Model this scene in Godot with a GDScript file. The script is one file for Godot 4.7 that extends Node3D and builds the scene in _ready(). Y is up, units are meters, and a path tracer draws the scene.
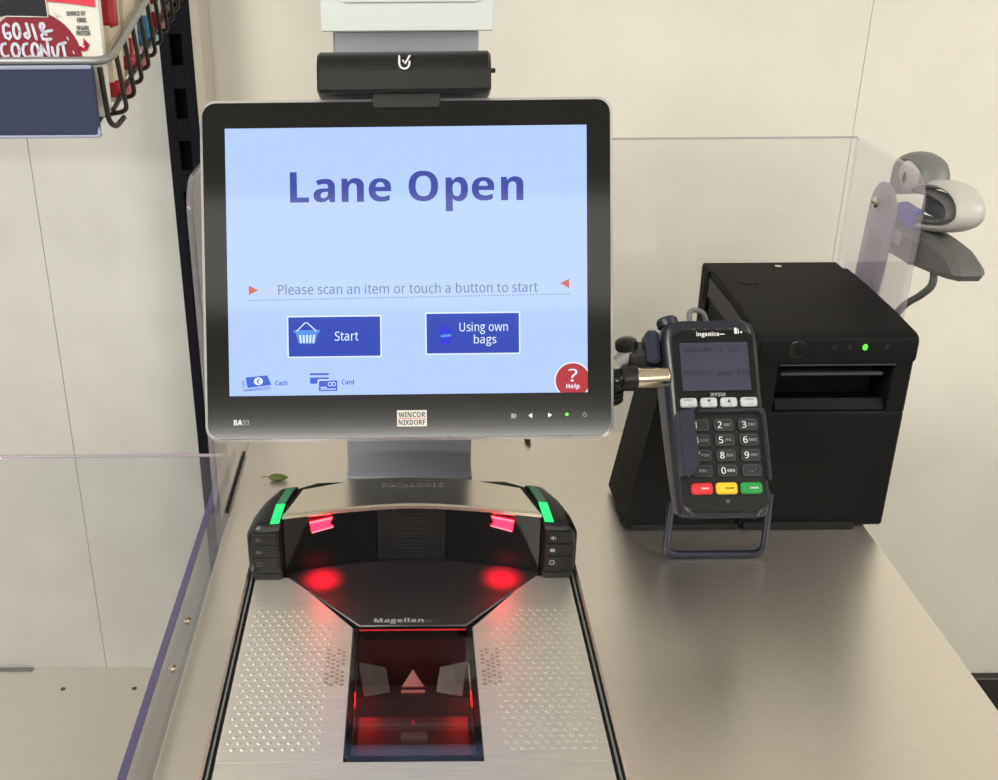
extends Node3D
# Counter top is y = 0, the floor y = -0.9; x to the right, z towards the customer.

# ---------------------------------------------------------------- mesh builder
class Shape:
	var p := PackedVector3Array()

	func tri(a: Vector3, b: Vector3, c: Vector3) -> void:
		p.append(a); p.append(b); p.append(c)

	func quad(a: Vector3, b: Vector3, c: Vector3, d: Vector3) -> void:
		tri(a, b, c); tri(a, c, d)

	# turns the triangles added since `start` so that they face outwards
	func settle(start: int) -> void:
		var v := 0.0
		var o := p[start]
		for i in range(start, p.size(), 3):
			v += (p[i] - o).dot((p[i + 1] - o).cross(p[i + 2] - o))
		if v > 0.0:
			for i in range(start, p.size(), 3):
				var t := p[i + 1]
				p[i + 1] = p[i + 2]
				p[i + 2] = t

	# rings of equal length, capped at both ends
	func loft(rings: Array, caps := true, wrap := false) -> Shape:
		var start := p.size()
		var n: int = rings[0].size()
		var m := rings.size()
		for k in (m if wrap else m - 1):
			var a: PackedVector3Array = rings[k]
			var b: PackedVector3Array = rings[(k + 1) % m]
			for i in n:
				var j := (i + 1) % n
				quad(a[i], a[j], b[j], b[i])
		if caps and not wrap:
			for k in [0, m - 1]:
				var r: PackedVector3Array = rings[k]
				var c := Vector3.ZERO
				for q in r:
					c += q
				c /= n
				for i in n:
					if k == 0:
						tri(c, r[(i + 1) % n], r[i])
					else:
						tri(c, r[i], r[(i + 1) % n])
		settle(start)
		return self

	# a flat outline in x, y, extruded along z from 0 to h, its edges chamfered by c
	func slab(poly: PackedVector2Array, h: float, c := 0.0, x := Transform3D.IDENTITY) -> Shape:
		var start := p.size()
		if Geometry2D.is_polygon_clockwise(poly):
			poly = poly.duplicate()
			poly.reverse()
		var n := poly.size()
		var small := PackedVector2Array()
		for i in n:
			var d0 := (poly[i] - poly[(i + n - 1) % n]).normalized()
			var d1 := (poly[(i + 1) % n] - poly[i]).normalized()
			var n0 := Vector2(-d0.y, d0.x)
			var n1 := Vector2(-d1.y, d1.x)
			var s := n0 + n1
			small.append(poly[i] + s / maxf(0.35, 1.0 + n0.dot(n1)) * c)
		var levels := [[small, 0.0], [poly, c], [poly, h - c], [small, h]] if c > 0.0 else [[poly, 0.0], [poly, h]]
		var rings := []
		for l in levels:
			var r := PackedVector3Array()
			for q in l[0]:
				r.append(x * Vector3(q.x, q.y, l[1]))
			rings.append(r)
		for k in rings.size() - 1:
			for i in n:
				var j := (i + 1) % n
				quad(rings[k][i], rings[k][j], rings[k + 1][j], rings[k + 1][i])
		var ids := Geometry2D.triangulate_polygon(levels[0][0])
		if ids.is_empty():
			print("no cap: ", poly)
		var last: PackedVector3Array = rings[rings.size() - 1]
		var first: PackedVector3Array = rings[0]
		for i in range(0, ids.size(), 3):
			# keep the caps wound like the sides
			var a: Vector2 = levels[0][0][ids[i]]
			var b: Vector2 = levels[0][0][ids[i + 1]]
			var d: Vector2 = levels[0][0][ids[i + 2]]
			var ccw := (b - a).cross(d - a) > 0.0
			var q := [ids[i], ids[i + 1], ids[i + 2]] if ccw else [ids[i], ids[i + 2], ids[i + 1]]
			tri(last[q[0]], last[q[1]], last[q[2]])
			tri(first[q[0]], first[q[2]], first[q[1]])
		settle(start)
		return self

	static func rrect(w: float, h: float, r: float, n := 4) -> PackedVector2Array:
		var o := PackedVector2Array()
		r = minf(r, minf(w, h) * 0.499)
		for q in 4:
			var cx := (w / 2 - r) * (1 if q in [0, 3] else -1)
			var cy := (h / 2 - r) * (1 if q in [0, 1] else -1)
			for i in n + 1:
				var a := PI / 2 * (q + float(i) / n)
				o.append(Vector2(cx + r * cos(a), cy + r * sin(a)))
		return o

	static func disc(r: float, n := 20, ry := -1.0) -> PackedVector2Array:
		var o := PackedVector2Array()
		for i in n:
			o.append(Vector2(r * cos(TAU * i / n), (r if ry < 0 else ry) * sin(TAU * i / n)))
		return o

	# box by its middle and size, edges chamfered
	func box(at: Vector3, size: Vector3, c := 0.001, x := Transform3D.IDENTITY) -> Shape:
		c = minf(c, minf(size.x, minf(size.y, size.z)) * 0.3)
		return slab(rrect(size.x, size.y, c, 1), size.z, c, x * Transform3D(Basis.IDENTITY, at - Vector3(0, 0, size.z / 2)))

	# box with corners rounded in x, y
	func round_box(at: Vector3, size: Vector3, r: float, c := 0.001, x := Transform3D.IDENTITY, n := 5) -> Shape:
		return slab(rrect(size.x, size.y, r, n), size.z, c, x * Transform3D(Basis.IDENTITY, at - Vector3(0, 0, size.z / 2)))

	func tube(pts: PackedVector3Array, r: float, n := 8, wrap := false, flat := 1.0, side := Vector3.ZERO) -> Shape:
		var rings := []
		var m := pts.size()
		var nx := Vector3.ZERO
		for i in m:
			var a := pts[(i + m - 1) % m] if wrap or i > 0 else pts[i]
			var b := pts[(i + 1) % m] if wrap or i < m - 1 else pts[i]
			var t := (b - a).normalized()
			if side != Vector3.ZERO:
				nx = side
			elif nx == Vector3.ZERO:
				nx = Vector3.UP if absf(t.y) < 0.9 else Vector3.RIGHT
			nx = (nx - t * nx.dot(t)).normalized()
			var ny := t.cross(nx)
			var ring := PackedVector3Array()
			for k in n:
				var g := TAU * k / n
				ring.append(pts[i] + (nx * cos(g) + ny * sin(g) * flat) * r)
			rings.append(ring)
		return loft(rings, true, wrap)

	# profile of (radius, height) points turned about y
	func lathe(profile: Array, x := Transform3D.IDENTITY, n := 20) -> Shape:
		var rings := []
		for q in profile:
			var ring := PackedVector3Array()
			for k in n:
				ring.append(x * Vector3(q[0] * cos(TAU * k / n), q[1], q[0] * sin(TAU * k / n)))
			rings.append(ring)
		return loft(rings)

	func ball(at: Vector3, r: float, squash := Vector3.ONE, n := 14) -> Shape:
		var prof := []
		for i in 9:
			var a := -PI / 2 + PI * i / 8
			prof.append([maxf(r * cos(a), r * 0.02), r * sin(a)])
		return lathe(prof, Transform3D(Basis.from_scale(squash), at), n)

	# a pen stroke of width w, h thick
	func stroke(line: PackedVector2Array, w: float, h: float, x := Transform3D.IDENTITY) -> Shape:
		var l := PackedVector2Array()
		var r := PackedVector2Array()
		var m := line.size()
		for i in m:
			var d := (line[mini(i + 1, m - 1)] - line[maxi(i - 1, 0)]).normalized()
			var s := Vector2(-d.y, d.x) * w / 2
			l.append(line[i] + s)
			r.append(line[i] - s)
		var start := p.size()
		for i in m - 1:
			var a := x * Vector3(l[i].x, l[i].y, h)
			var b := x * Vector3(l[i + 1].x, l[i + 1].y, h)
			var c := x * Vector3(r[i + 1].x, r[i + 1].y, h)
			var d := x * Vector3(r[i].x, r[i].y, h)
			var a0 := x * Vector3(l[i].x, l[i].y, 0)
			var b0 := x * Vector3(l[i + 1].x, l[i + 1].y, 0)
			var c0 := x * Vector3(r[i + 1].x, r[i + 1].y, 0)
			var d0 := x * Vector3(r[i].x, r[i].y, 0)
			start = p.size()
			quad(a, b, c, d); quad(d0, c0, b0, a0)
			quad(a, a0, b0, b); quad(c, c0, d0, d)
			quad(b, b0, c0, c); quad(d, d0, a0, a)
			settle(start)
		for e in [line[0], line[m - 1]]:
			slab(disc(w / 2, 8), h, 0, x * Transform3D(Basis.IDENTITY, Vector3(e.x, e.y, 0)))
		return self

	func mesh(smooth_deg := 38.0) -> ArrayMesh:
		var n := p.size()
		var fn := PackedVector3Array()
		fn.resize(n / 3)
		var near := {}
		for f in n / 3:
			var k := f * 3
			var area := (p[k + 2] - p[k]).cross(p[k + 1] - p[k])
			fn[f] = area
			for i in 3:
				var key := Vector3i((p[k + i] * 50000.0).round())
				if near.has(key):
					near[key].append(f)
				else:
					near[key] = [f]
		var nn := PackedVector3Array()
		nn.resize(n)
		var lim := cos(deg_to_rad(smooth_deg))
		for f in n / 3:
			var own := fn[f].normalized()
			for i in 3:
				var s := Vector3.ZERO
				for g in near[Vector3i((p[f * 3 + i] * 50000.0).round())]:
					if fn[g].normalized().dot(own) > lim:
						s += fn[g]
				nn[f * 3 + i] = s.normalized() if s.length() > 1e-14 else own
		var a := []
		a.resize(Mesh.ARRAY_MAX)
		a[Mesh.ARRAY_VERTEX] = p
		a[Mesh.ARRAY_NORMAL] = nn
		# plan coordinates in metres: they only tell brushed metal which way its grain runs
		var uv := PackedVector2Array()
		uv.resize(n)
		for i in n:
			uv[i] = Vector2(p[i].x, p[i].z)
		a[Mesh.ARRAY_TEX_UV] = uv
		var m := ArrayMesh.new()
		m.add_surface_from_arrays(Mesh.PRIMITIVE_TRIANGLES, a)
		return m

# ---------------------------------------------------------------- things and parts
var M := {}
var sans: SystemFont
var bold: SystemFont
var mono: SystemFont

func part(called: String, s, m, parent: Node3D, at := Transform3D.IDENTITY, label := "") -> MeshInstance3D:
	var o := MeshInstance3D.new()
	o.name = called
	o.mesh = s.mesh() if s is Shape else s
	o.material_override = M[m] if m is String else m
	o.transform = at
	o.cast_shadow = GeometryInstance3D.SHADOW_CASTING_SETTING_ON
	parent.add_child(o, true)
	if label:
		o.set_meta("label", label)
	return o

func thing(called: String, label: String, category: String, at := Vector3.ZERO, group := "") -> Node3D:
	var o := Node3D.new()
	o.name = called
	add_child(o, true)
	o.position = at
	o.set_meta("label", label)
	o.set_meta("category", category)
	if group:
		o.set_meta("group", group)
	return o

func setting(called: String) -> Node3D:
	var o := Node3D.new()
	o.name = called
	add_child(o, true)
	o.set_meta("kind", "structure")
	return o

func mat(key: String, color: Color, rough := 0.5, metal := 0.0) -> StandardMaterial3D:
	var m := StandardMaterial3D.new()
	m.resource_name = key
	m.albedo_color = color
	m.roughness = rough
	m.metallic = metal
	M[key] = m
	return m

func glow(key: String, color: Color, energy: float, rough := 0.3, base := Color.BLACK) -> StandardMaterial3D:
	var m := mat(key, base, rough)
	m.emission_enabled = true
	m.emission = color
	m.emission_energy_multiplier = energy * 1.2
	return m

func noise(freq: float, lo: Color, hi: Color, seed_: int, size := 512, octaves := 4) -> NoiseTexture2D:
	var f := FastNoiseLite.new()
	f.noise_type = FastNoiseLite.TYPE_SIMPLEX_SMOOTH
	f.frequency = freq
	f.seed = seed_
	f.fractal_octaves = octaves
	var t := NoiseTexture2D.new()
	t.width = size
	t.height = size
	t.seamless = true
	t.noise = f
	var g := Gradient.new()
	g.set_color(0, lo)
	g.set_color(1, hi)
	t.color_ramp = g
	return t

func grey(v: float) -> Color:
	return Color(v, v, v)

func rgb(r: int, g: int, b: int) -> Color:
	return Color(r / 255.0, g / 255.0, b / 255.0)

# lettering fitted into w by h (0 = keep proportion), centred at `at`, facing local +z
func letters(called: String, words: String, font: Font, w: float, h: float, at: Vector3, m: String, parent: Node3D, turn := Basis.IDENTITY, thick := 0.0002) -> MeshInstance3D:
	var t := TextMesh.new()
	t.font = font
	t.text = words
	t.font_size = 48
	t.pixel_size = 0.01
	t.curve_step = 3.0
	t.depth = 0.02
	var b := t.get_aabb()
	var sx := w / maxf(b.size.x, 1e-4) if w > 0 else h / b.size.y
	var sy := h / maxf(b.size.y, 1e-4) if h > 0 else sx
	var basis_ := turn * Basis.from_scale(Vector3(sx, sy, thick / 0.02))
	var o := part(called, t, m, parent)
	o.transform = Transform3D(basis_, at - basis_ * Vector3(b.get_center().x, b.get_center().y, 0))
	return o

func pts2(a: Array) -> PackedVector2Array:
	var o := PackedVector2Array()
	for q in a:
		o.append(Vector2(q[0], q[1]))
	return o

func pts3(a: Array) -> PackedVector3Array:
	var o := PackedVector3Array()
	for q in a:
		o.append(Vector3(q[0], q[1], q[2]))
	return o

# rounds the corners of a 3-D polyline
func bend(a: PackedVector3Array, r: float, n := 4, wrap := false) -> PackedVector3Array:
	var o := PackedVector3Array()
	var m := a.size()
	for i in m:
		if not wrap and (i == 0 or i == m - 1):
			o.append(a[i])
			continue
		var u := a[(i + m - 1) % m] - a[i]
		var v := a[(i + 1) % m] - a[i]
		var k := minf(r, minf(u.length(), v.length()) * 0.49)
		var s := a[i] + u.normalized() * k
		var e := a[i] + v.normalized() * k
		for j in n + 1:
			var f := float(j) / n
			o.append(s.lerp(a[i], f).lerp(a[i].lerp(e, f), f))
	return o

const FLAT := Basis(Vector3(1, 0, 0), Vector3(0, 0, -1), Vector3(0, 1, 0))   # outline x, y -> world x, -z; thickness up

func _ready() -> void:
	# ------------------------------------------------------------ camera
	var cam := Camera3D.new()
	cam.name = "camera"
	cam.projection = Camera3D.PROJECTION_FRUSTUM
	cam.near = 0.1
	cam.far = 60.0
	cam.size = 2.0 * 0.1 * 390.0 / 1092.0
	cam.frustum_offset = Vector2(0.1 * 88.0 / 1092.0, 0.0)
	cam.transform = Transform3D(Basis(Vector3.RIGHT, deg_to_rad(-24.4)) * Basis(Vector3.BACK, deg_to_rad(-0.4)), Vector3(0, 0.577, 0))
	add_child(cam)
	cam.current = true
	# ------------------------------------------------------------ sky and exposure
	var env := Environment.new()
	env.background_mode = Environment.BG_COLOR
	env.background_color = Color(0.5, 0.5, 0.5)
	env.tonemap_mode = Environment.TONE_MAPPER_LINEAR
	env.tonemap_exposure = 0.92
	env.sdfgi_enabled = true
	env.ssao_enabled = true
	env.ssil_enabled = true
	var we := WorldEnvironment.new()
	we.environment = env
	add_child(we)
	# ------------------------------------------------------------ ceiling lamps: [x, z, width, depth, energy]
	lamps = [
		[0.0, 2.65, 3.4, 1.1, 1.0],
		[0.0, 5.9, 3.4, 0.9, 36.0],
		[-1.6, 0.6, 0.6, 1.8, 10.0],
		[2.7, 0.6, 0.6, 1.8, 10.0],
	]
	make_materials()
	build_room()
	build_counter()
	build_scanner()
	build_monitor()
	build_guard()
	build_printer()
	build_terminal()
	build_handheld()
	build_rack()
	build_small()

var lamps := []

func make_materials() -> void:
	sans = SystemFont.new(); sans.font_names = PackedStringArray(["Droid Sans"])
	bold = SystemFont.new(); bold.font_names = PackedStringArray(["Droid Sans"]); bold.font_weight = 700
	mono = SystemFont.new(); mono.font_names = PackedStringArray(["Droid Sans Mono"])
	# walls
	var w := mat("wall", rgb(240, 236, 225), 0.55)
	w.albedo_texture = noise(0.01, grey(0.965), grey(1.0), 3)
	w.uv1_triplanar = true; w.uv1_world_triplanar = true; w.uv1_scale = Vector3(0.7, 0.7, 0.7)
	var gp := mat("rack_panel", rgb(226, 227, 222), 0.35)
	gp.albedo_texture = noise(0.012, grey(0.95), grey(1.0), 4)
	gp.uv1_triplanar = true; gp.uv1_world_triplanar = true; gp.uv1_scale = Vector3(1, 1, 1)
	mat("ceiling", rgb(238, 236, 230), 0.8)
	var fl := mat("floor", rgb(150, 146, 140), 0.4)
	fl.albedo_texture = noise(0.05, grey(0.85), grey(1.0), 5)
	fl.uv1_triplanar = true; fl.uv1_world_triplanar = true
	mat("plinth", rgb(38, 36, 36), 0.5)
	mat("store_front", rgb(84, 86, 90), 0.6)
	mat("far_wall", rgb(206, 204, 200), 0.7)
	# brushed stainless steel
	var st := mat("steel", rgb(239, 233, 226), 0.36, 1.0)
	st.albedo_texture = noise(0.03, grey(0.965), grey(1.0), 11, 512, 5)
	st.roughness = 1.0
	st.roughness_texture = noise(0.03, grey(0.32), grey(0.41), 12, 512, 5)
	st.uv1_triplanar = true; st.uv1_world_triplanar = true; st.uv1_scale = Vector3(4, 10, 34)
	st.anisotropy_enabled = true; st.anisotropy = -0.7
	var st2 := mat("platter_steel", rgb(238, 235, 229), 0.36, 1.0)
	st2.albedo_texture = noise(0.012, grey(0.95), grey(1.0), 21, 512, 5)
	st2.roughness = 1.0
	st2.roughness_texture = noise(0.03, grey(0.44), grey(0.54), 22, 512, 5)
	st2.uv1_triplanar = true; st2.uv1_world_triplanar = true; st2.uv1_scale = Vector3(3, 6, 40)
	st2.anisotropy_enabled = true; st2.anisotropy = -0.6
	mat("steel_dot", rgb(206, 200, 190), 0.3, 1.0)
	mat("bonnet_steel", rgb(218, 212, 202), 0.17, 1.0)
	mat("post_steel", rgb(172, 178, 187), 0.42, 0.6)
	mat("chrome", rgb(236, 226, 206), 0.12, 1.0)
	mat("galvanised", rgb(186, 182, 176), 0.4, 0.9)
	# plastics
	var bp := mat("black_plastic", rgb(22, 22, 23), 0.5)
	bp.normal_enabled = false
	mat("black_satin", rgb(15, 16, 18), 0.36)
	var fb := mat("funnel_black", rgb(27, 26, 28), 0.42)
	fb.metallic_specular = 0.7
	mat("black_matt", rgb(16, 16, 17), 0.6)
	mat("black_gloss", rgb(12, 13, 15), 0.08)
	mat("gap_black", rgb(8, 8, 8), 0.8)
	var pr := mat("printer_black", rgb(19, 19, 20), 0.62)
	pr.metallic_specular = 0.3
	pr.albedo_texture = noise(0.2, grey(0.86), grey(1.0), 31, 256, 2)
	pr.uv1_triplanar = true; pr.uv1_scale = Vector3(14, 14, 14)
	mat("printer_flank", rgb(38, 40, 40), 0.5)
	mat("printer_gloss", rgb(22, 22, 23), 0.22)
	var bz := mat("bezel_glass", rgb(11, 13, 16), 0.09)
	bz.albedo_texture = noise(0.02, grey(0.8), grey(1.0), 41)
	bz.uv1_triplanar = true; bz.uv1_scale = Vector3(5, 5, 5)
	mat("silver_rim", rgb(214, 216, 220), 0.3, 0.7)
	mat("casing_back", rgb(60, 62, 66), 0.5)
	mat("white_print", rgb(225, 226, 228), 0.5)
	mat("grey_print", rgb(150, 152, 156), 0.5)
	mat("dim_print", rgb(74, 76, 80), 0.5)
	mat("red_print", rgb(190, 40, 40), 0.5)
	mat("badge_white", rgb(206, 204, 198), 0.4)
	mat("badge_black", rgb(20, 20, 22), 0.4)
	# screen, all of it behind the same smooth glass
	glow("screen_pale", rgb(176, 201, 249), 1.0, 0.06)
	glow("screen_title", rgb(66, 76, 166), 0.9, 0.06)
	glow("screen_text", rgb(112, 118, 168), 0.95, 0.06)
	glow("screen_button", rgb(52, 76, 186), 0.9, 0.06)
	glow("screen_button_light", rgb(84, 150, 232), 0.95, 0.06)
	glow("screen_button_deep", rgb(48, 58, 214), 0.95, 0.06)
	glow("screen_white", rgb(226, 236, 255), 0.98, 0.06)
	glow("screen_blue", rgb(66, 104, 214), 0.95, 0.06)
	glow("screen_red", rgb(206, 92, 84), 0.95, 0.06)
	glow("screen_help", rgb(184, 56, 66), 0.95, 0.06)
	glow("green_light", rgb(90, 255, 60), 1.6, 0.3)
	glow("green_strip", rgb(30, 235, 120), 1.25, 0.3)
	mat("green_dim", rgb(58, 120, 88), 0.25)
	glow("red_light", Color(1.0, 0.06, 0.13), 14.0, 0.3)
	glow("red_hot", Color(1.0, 0.45, 0.5), 2.2, 0.3)
	# glass and acrylic
	var ac := mat("acrylic", Color(0.80, 0.76, 0.84, 0.16), 0.05)
	ac.transparency = BaseMaterial3D.TRANSPARENCY_ALPHA
	var ac4 := mat("acrylic_clear", Color(0.84, 0.81, 0.82, 0.10), 0.05)
	ac4.transparency = BaseMaterial3D.TRANSPARENCY_ALPHA
	var ac2 := mat("acrylic_grey", Color(0.62, 0.65, 0.70, 0.05), 0.05)
	ac2.transparency = BaseMaterial3D.TRANSPARENCY_ALPHA
	var ed := mat("acrylic_edge", Color(0.33, 0.31, 0.43), 0.25)
	ed.backlight_enabled = true
	ed.backlight = Color(0.3, 0.26, 0.42)
	var pe := mat("edge_pale", Color(0.66, 0.61, 0.66), 0.25)
	var ac3 := mat("acrylic_smoke", Color(0.42, 0.44, 0.48, 0.16), 0.05)
	ac3.transparency = BaseMaterial3D.TRANSPARENCY_ALPHA
	var rg := mat("scan_glass", Color(0.07, 0.035, 0.04, 0.22), 0.03)
	rg.transparency = BaseMaterial3D.TRANSPARENCY_ALPHA
	var wg := mat("window_glass", Color(0.02, 0.016, 0.02, 0.55), 0.05)
	wg.transparency = BaseMaterial3D.TRANSPARENCY_ALPHA
	mat("painted_red_glow", rgb(214, 26, 46), 0.3)  # plain red standing in for red light at the scan window
	mat("mirror", rgb(150, 138, 136), 0.15, 1.0)
	mat("cavity", rgb(58, 26, 30), 0.5)
	mat("cavity_pale", rgb(196, 160, 156), 0.4)
	# rack and pouches
	mat("rack_black", rgb(16, 18, 27), 0.6).metallic_specular = 0.3
	mat("rack_side", rgb(196, 188, 176), 0.5)
	mat("rail_blue", rgb(45, 54, 84), 0.45)
	mat("rail_edge", rgb(156, 162, 188), 0.4)
	mat("wire", rgb(58, 53, 50), 0.4, 0.4)
	mat("wire_grey", rgb(150, 150, 152), 0.35, 0.6)
	mat("pouch_cream", rgb(222, 210, 184), 0.4)
	mat("pouch_white", rgb(226, 226, 218), 0.4)
	mat("pouch_red", rgb(168, 24, 44), 0.4)
	mat("pouch_plum", rgb(134, 28, 48), 0.4)
	mat("pouch_coral", rgb(222, 56, 80), 0.4)
	mat("pouch_navy", rgb(13, 17, 27), 0.45)
	mat("pouch_lilac", rgb(214, 216, 232), 0.4)
	mat("pouch_ink", rgb(70, 74, 78), 0.5)
	mat("pouch_blue", rgb(64, 140, 190), 0.4)
	# terminal
	mat("terminal_body", rgb(28, 33, 44), 0.3)
	mat("terminal_front", rgb(14, 15, 17), 0.32)
	mat("shield_blue", rgb(24, 31, 48), 0.4)
	mat("key_dark", rgb(26, 28, 32), 0.45)
	mat("key_rim", rgb(58, 63, 70), 0.4)
	mat("key_white", rgb(184, 189, 194), 0.45)
	mat("key_red", rgb(206, 44, 48), 0.4)
	mat("key_yellow", rgb(222, 188, 40), 0.4)
	mat("key_green", rgb(30, 140, 66), 0.4)
	mat("lcd", rgb(54, 56, 75), 0.3)
	mat("lcd_ink", rgb(22, 22, 30), 0.3)
	# others
	mat("grey_dark", rgb(92, 93, 92), 0.5)
	mat("grey_pale", rgb(190, 188, 184), 0.4)
	mat("grey_mid", rgb(110, 112, 110), 0.45)
	mat("blue_accent", rgb(40, 70, 190), 0.4)
	var fp := mat("frosted_plate", Color(0.68, 0.65, 0.72), 0.5)
	fp.backlight_enabled = true; fp.backlight = Color(0.3, 0.3, 0.34)
	mat("sign_white", rgb(222, 229, 229), 0.35)
	mat("leaf", rgb(92, 112, 48), 0.5)
	mat("stem", rgb(128, 140, 84), 0.5)
	mat("crumb", rgb(74, 40, 32), 0.7)
	glow("lamp_glow", Color(1.0, 0.97, 0.92), 1.0, 0.5, Color(0.9, 0.9, 0.9))

# ---------------------------------------------------------------- room
func build_room() -> void:
	var n := setting("floor")
	part("slab", Shape.new().box(Vector3(0, -0.95, 3.6), Vector3(8.2, 0.1, 10.8), 0.001), "floor", n)
	n = setting("ceiling")
	part("slab", Shape.new().box(Vector3(0, 2.15, 3.6), Vector3(8.2, 0.1, 10.8), 0.001), "ceiling", n)
	# back wall of laminate panels with narrow joints
	n = setting("wall_back")
	part("backing", Shape.new().box(Vector3(0, 0.6, -1.7635), Vector3(8.2, 3.0, 0.1), 0.001), "wall", n)
	var joints := [-4.1, -2.96, -1.74, -0.52, 0.69, 1.91, 3.13, 4.1]
	for i in joints.size() - 1:
		var a: float = joints[i] + 0.0004
		var b: float = joints[i + 1] - 0.0004
		part("panel", Shape.new().box(Vector3((a + b) / 2, 0.6, -1.725), Vector3(b - a, 2.999, 0.03), 0.0004), "wall", n)
	n = setting("wall_left")
	part("sheet", Shape.new().box(Vector3(-4.05, 0.6, 3.6), Vector3(0.1, 3.0, 10.8), 0.001), "far_wall", n)
	n = setting("wall_right")
	part("sheet", Shape.new().box(Vector3(4.05, 0.6, 3.6), Vector3(0.1, 3.0, 10.8), 0.001), "far_wall", n)
	n = setting("wall_front")
	part("sheet", Shape.new().box(Vector3(0, 0.6, 8.95), Vector3(8.2, 3.0, 0.1), 0.001), "store_front", n)
	n = setting("baseboard_back")
	part("plinth", Shape.new().box(Vector3(2.2, -0.856, -1.70), Vector3(3.6, 0.088, 0.02), 0.002), "plinth", n)
	var k := 0
	var tell := ["wide white ceiling lamp panel in the first row behind the counter", "wide white ceiling lamp panel in the far row", "short ceiling lamp left of the counter", "short ceiling lamp right of the counter"]
	for l in lamps:
		var t := thing("ceiling_lamp", tell[k], "lamp", Vector3(l[0], 2.1, l[1]), "ceiling lamps")
		part("frame", Shape.new().box(Vector3(0, -0.02, 0), Vector3(l[2] + 0.06, 0.04, l[3] + 0.06), 0.004), "sign_white", t)
		part("diffuser", Shape.new().box(Vector3(0, -0.042, 0), Vector3(l[2], 0.006, l[3]), 0.001), "lamp_glow", t)
		var a := AreaLight3D.new()
		a.name = "light"
		a.area_size = Vector2(l[2], l[3])
		a.light_energy = l[4]
		a.light_color = Color(1.0, 0.985, 0.955)
		a.area_range = 20.0
		a.shadow_enabled = true
		a.transform = Transform3D(Basis(Vector3.RIGHT, -PI / 2), Vector3(0, -0.05, 0))
		t.add_child(a)
		k += 1

	# unseen shelving, added to shade the foot of the back wall from far lamps
	var g := thing("added_shade_shelving", "long low grey shelving unit added out of view to shade the back wall", "shelving", Vector3(0, -0.9, 1.2))
	part("back_board", Shape.new().box(Vector3(0, 0.77, 0), Vector3(5.6, 1.50, 0.04), 0.003), "far_wall", g)
	part("base", Shape.new().box(Vector3(0, 0.06, 0), Vector3(5.6, 0.12, 0.7), 0.003), "plinth", g)
	for y in [0.45, 0.80, 1.15]:
		for z in [-0.18, 0.18]:
			part("shelf", Shape.new().box(Vector3(0, y, z), Vector3(5.6, 0.025, 0.32), 0.003), "far_wall", g)
	for x in [-2.8, -1.4, 0.0, 1.4, 2.8]:
		part("upright", Shape.new().box(Vector3(x, 0.76, 0), Vector3(0.03, 1.52, 0.06), 0.003), "rack_black", g)

# ---------------------------------------------------------------- counter
func build_counter() -> void:
	var t := thing("counter", "brushed stainless steel checkout counter carrying the screen, the flatbed scanner and the printer", "counter", Vector3(0, -0.9, 0))
	var L := -0.188
	var R := 0.453
	var B := -1.15
	var F := -0.40
	var hw := 0.1525
	var hz := -0.935
	# sheet steel top with an opening for the scanner, a rolled right edge
	var s := Shape.new()
	var top := Transform3D(FLAT, Vector3(0, 0.894, 0))
	s.slab(pts2([[L, -F], [L, -B], [R, -B], [R, -F], [hw, -F], [hw, -hz], [-hw, -hz], [-hw, -F]]), 0.006, 0.0018, top)
	part("worktop", s, "steel", t)
	s = Shape.new()
	s.box(Vector3(R - 0.004, 0.872, (B + F) / 2), Vector3(0.006, 0.04, F - B), 0.001)
	part("edge_fold", s, "steel", t)
	s = Shape.new()
	s.box(Vector3(L + 0.004, 0.872, (B + F) / 2), Vector3(0.006, 0.04, F - B), 0.001)
	part("edge_fold", s, "steel", t)
	s = Shape.new()
	s.box(Vector3(R - 0.018, 0.437, (B + F) / 2), Vector3(0.02, 0.87, F - B - 0.02), 0.001)
	s.box(Vector3(L + 0.018, 0.437, (B + F) / 2), Vector3(0.02, 0.87, F - B - 0.02), 0.001)
	s.box(Vector3((L + R) / 2, 0.437, F - 0.02), Vector3(R - L - 0.06, 0.87, 0.02), 0.001)
	s.box(Vector3((L + R) / 2, 0.437, B + 0.02), Vector3(R - L - 0.06, 0.87, 0.02), 0.001)
	part("cabinet", s, "post_steel", t)

# ---------------------------------------------------------------- flatbed scanner
func face_z(x: float) -> float:
	return -0.880 + 0.022 * pow(absf(x) / 0.118, 1.7)

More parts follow.
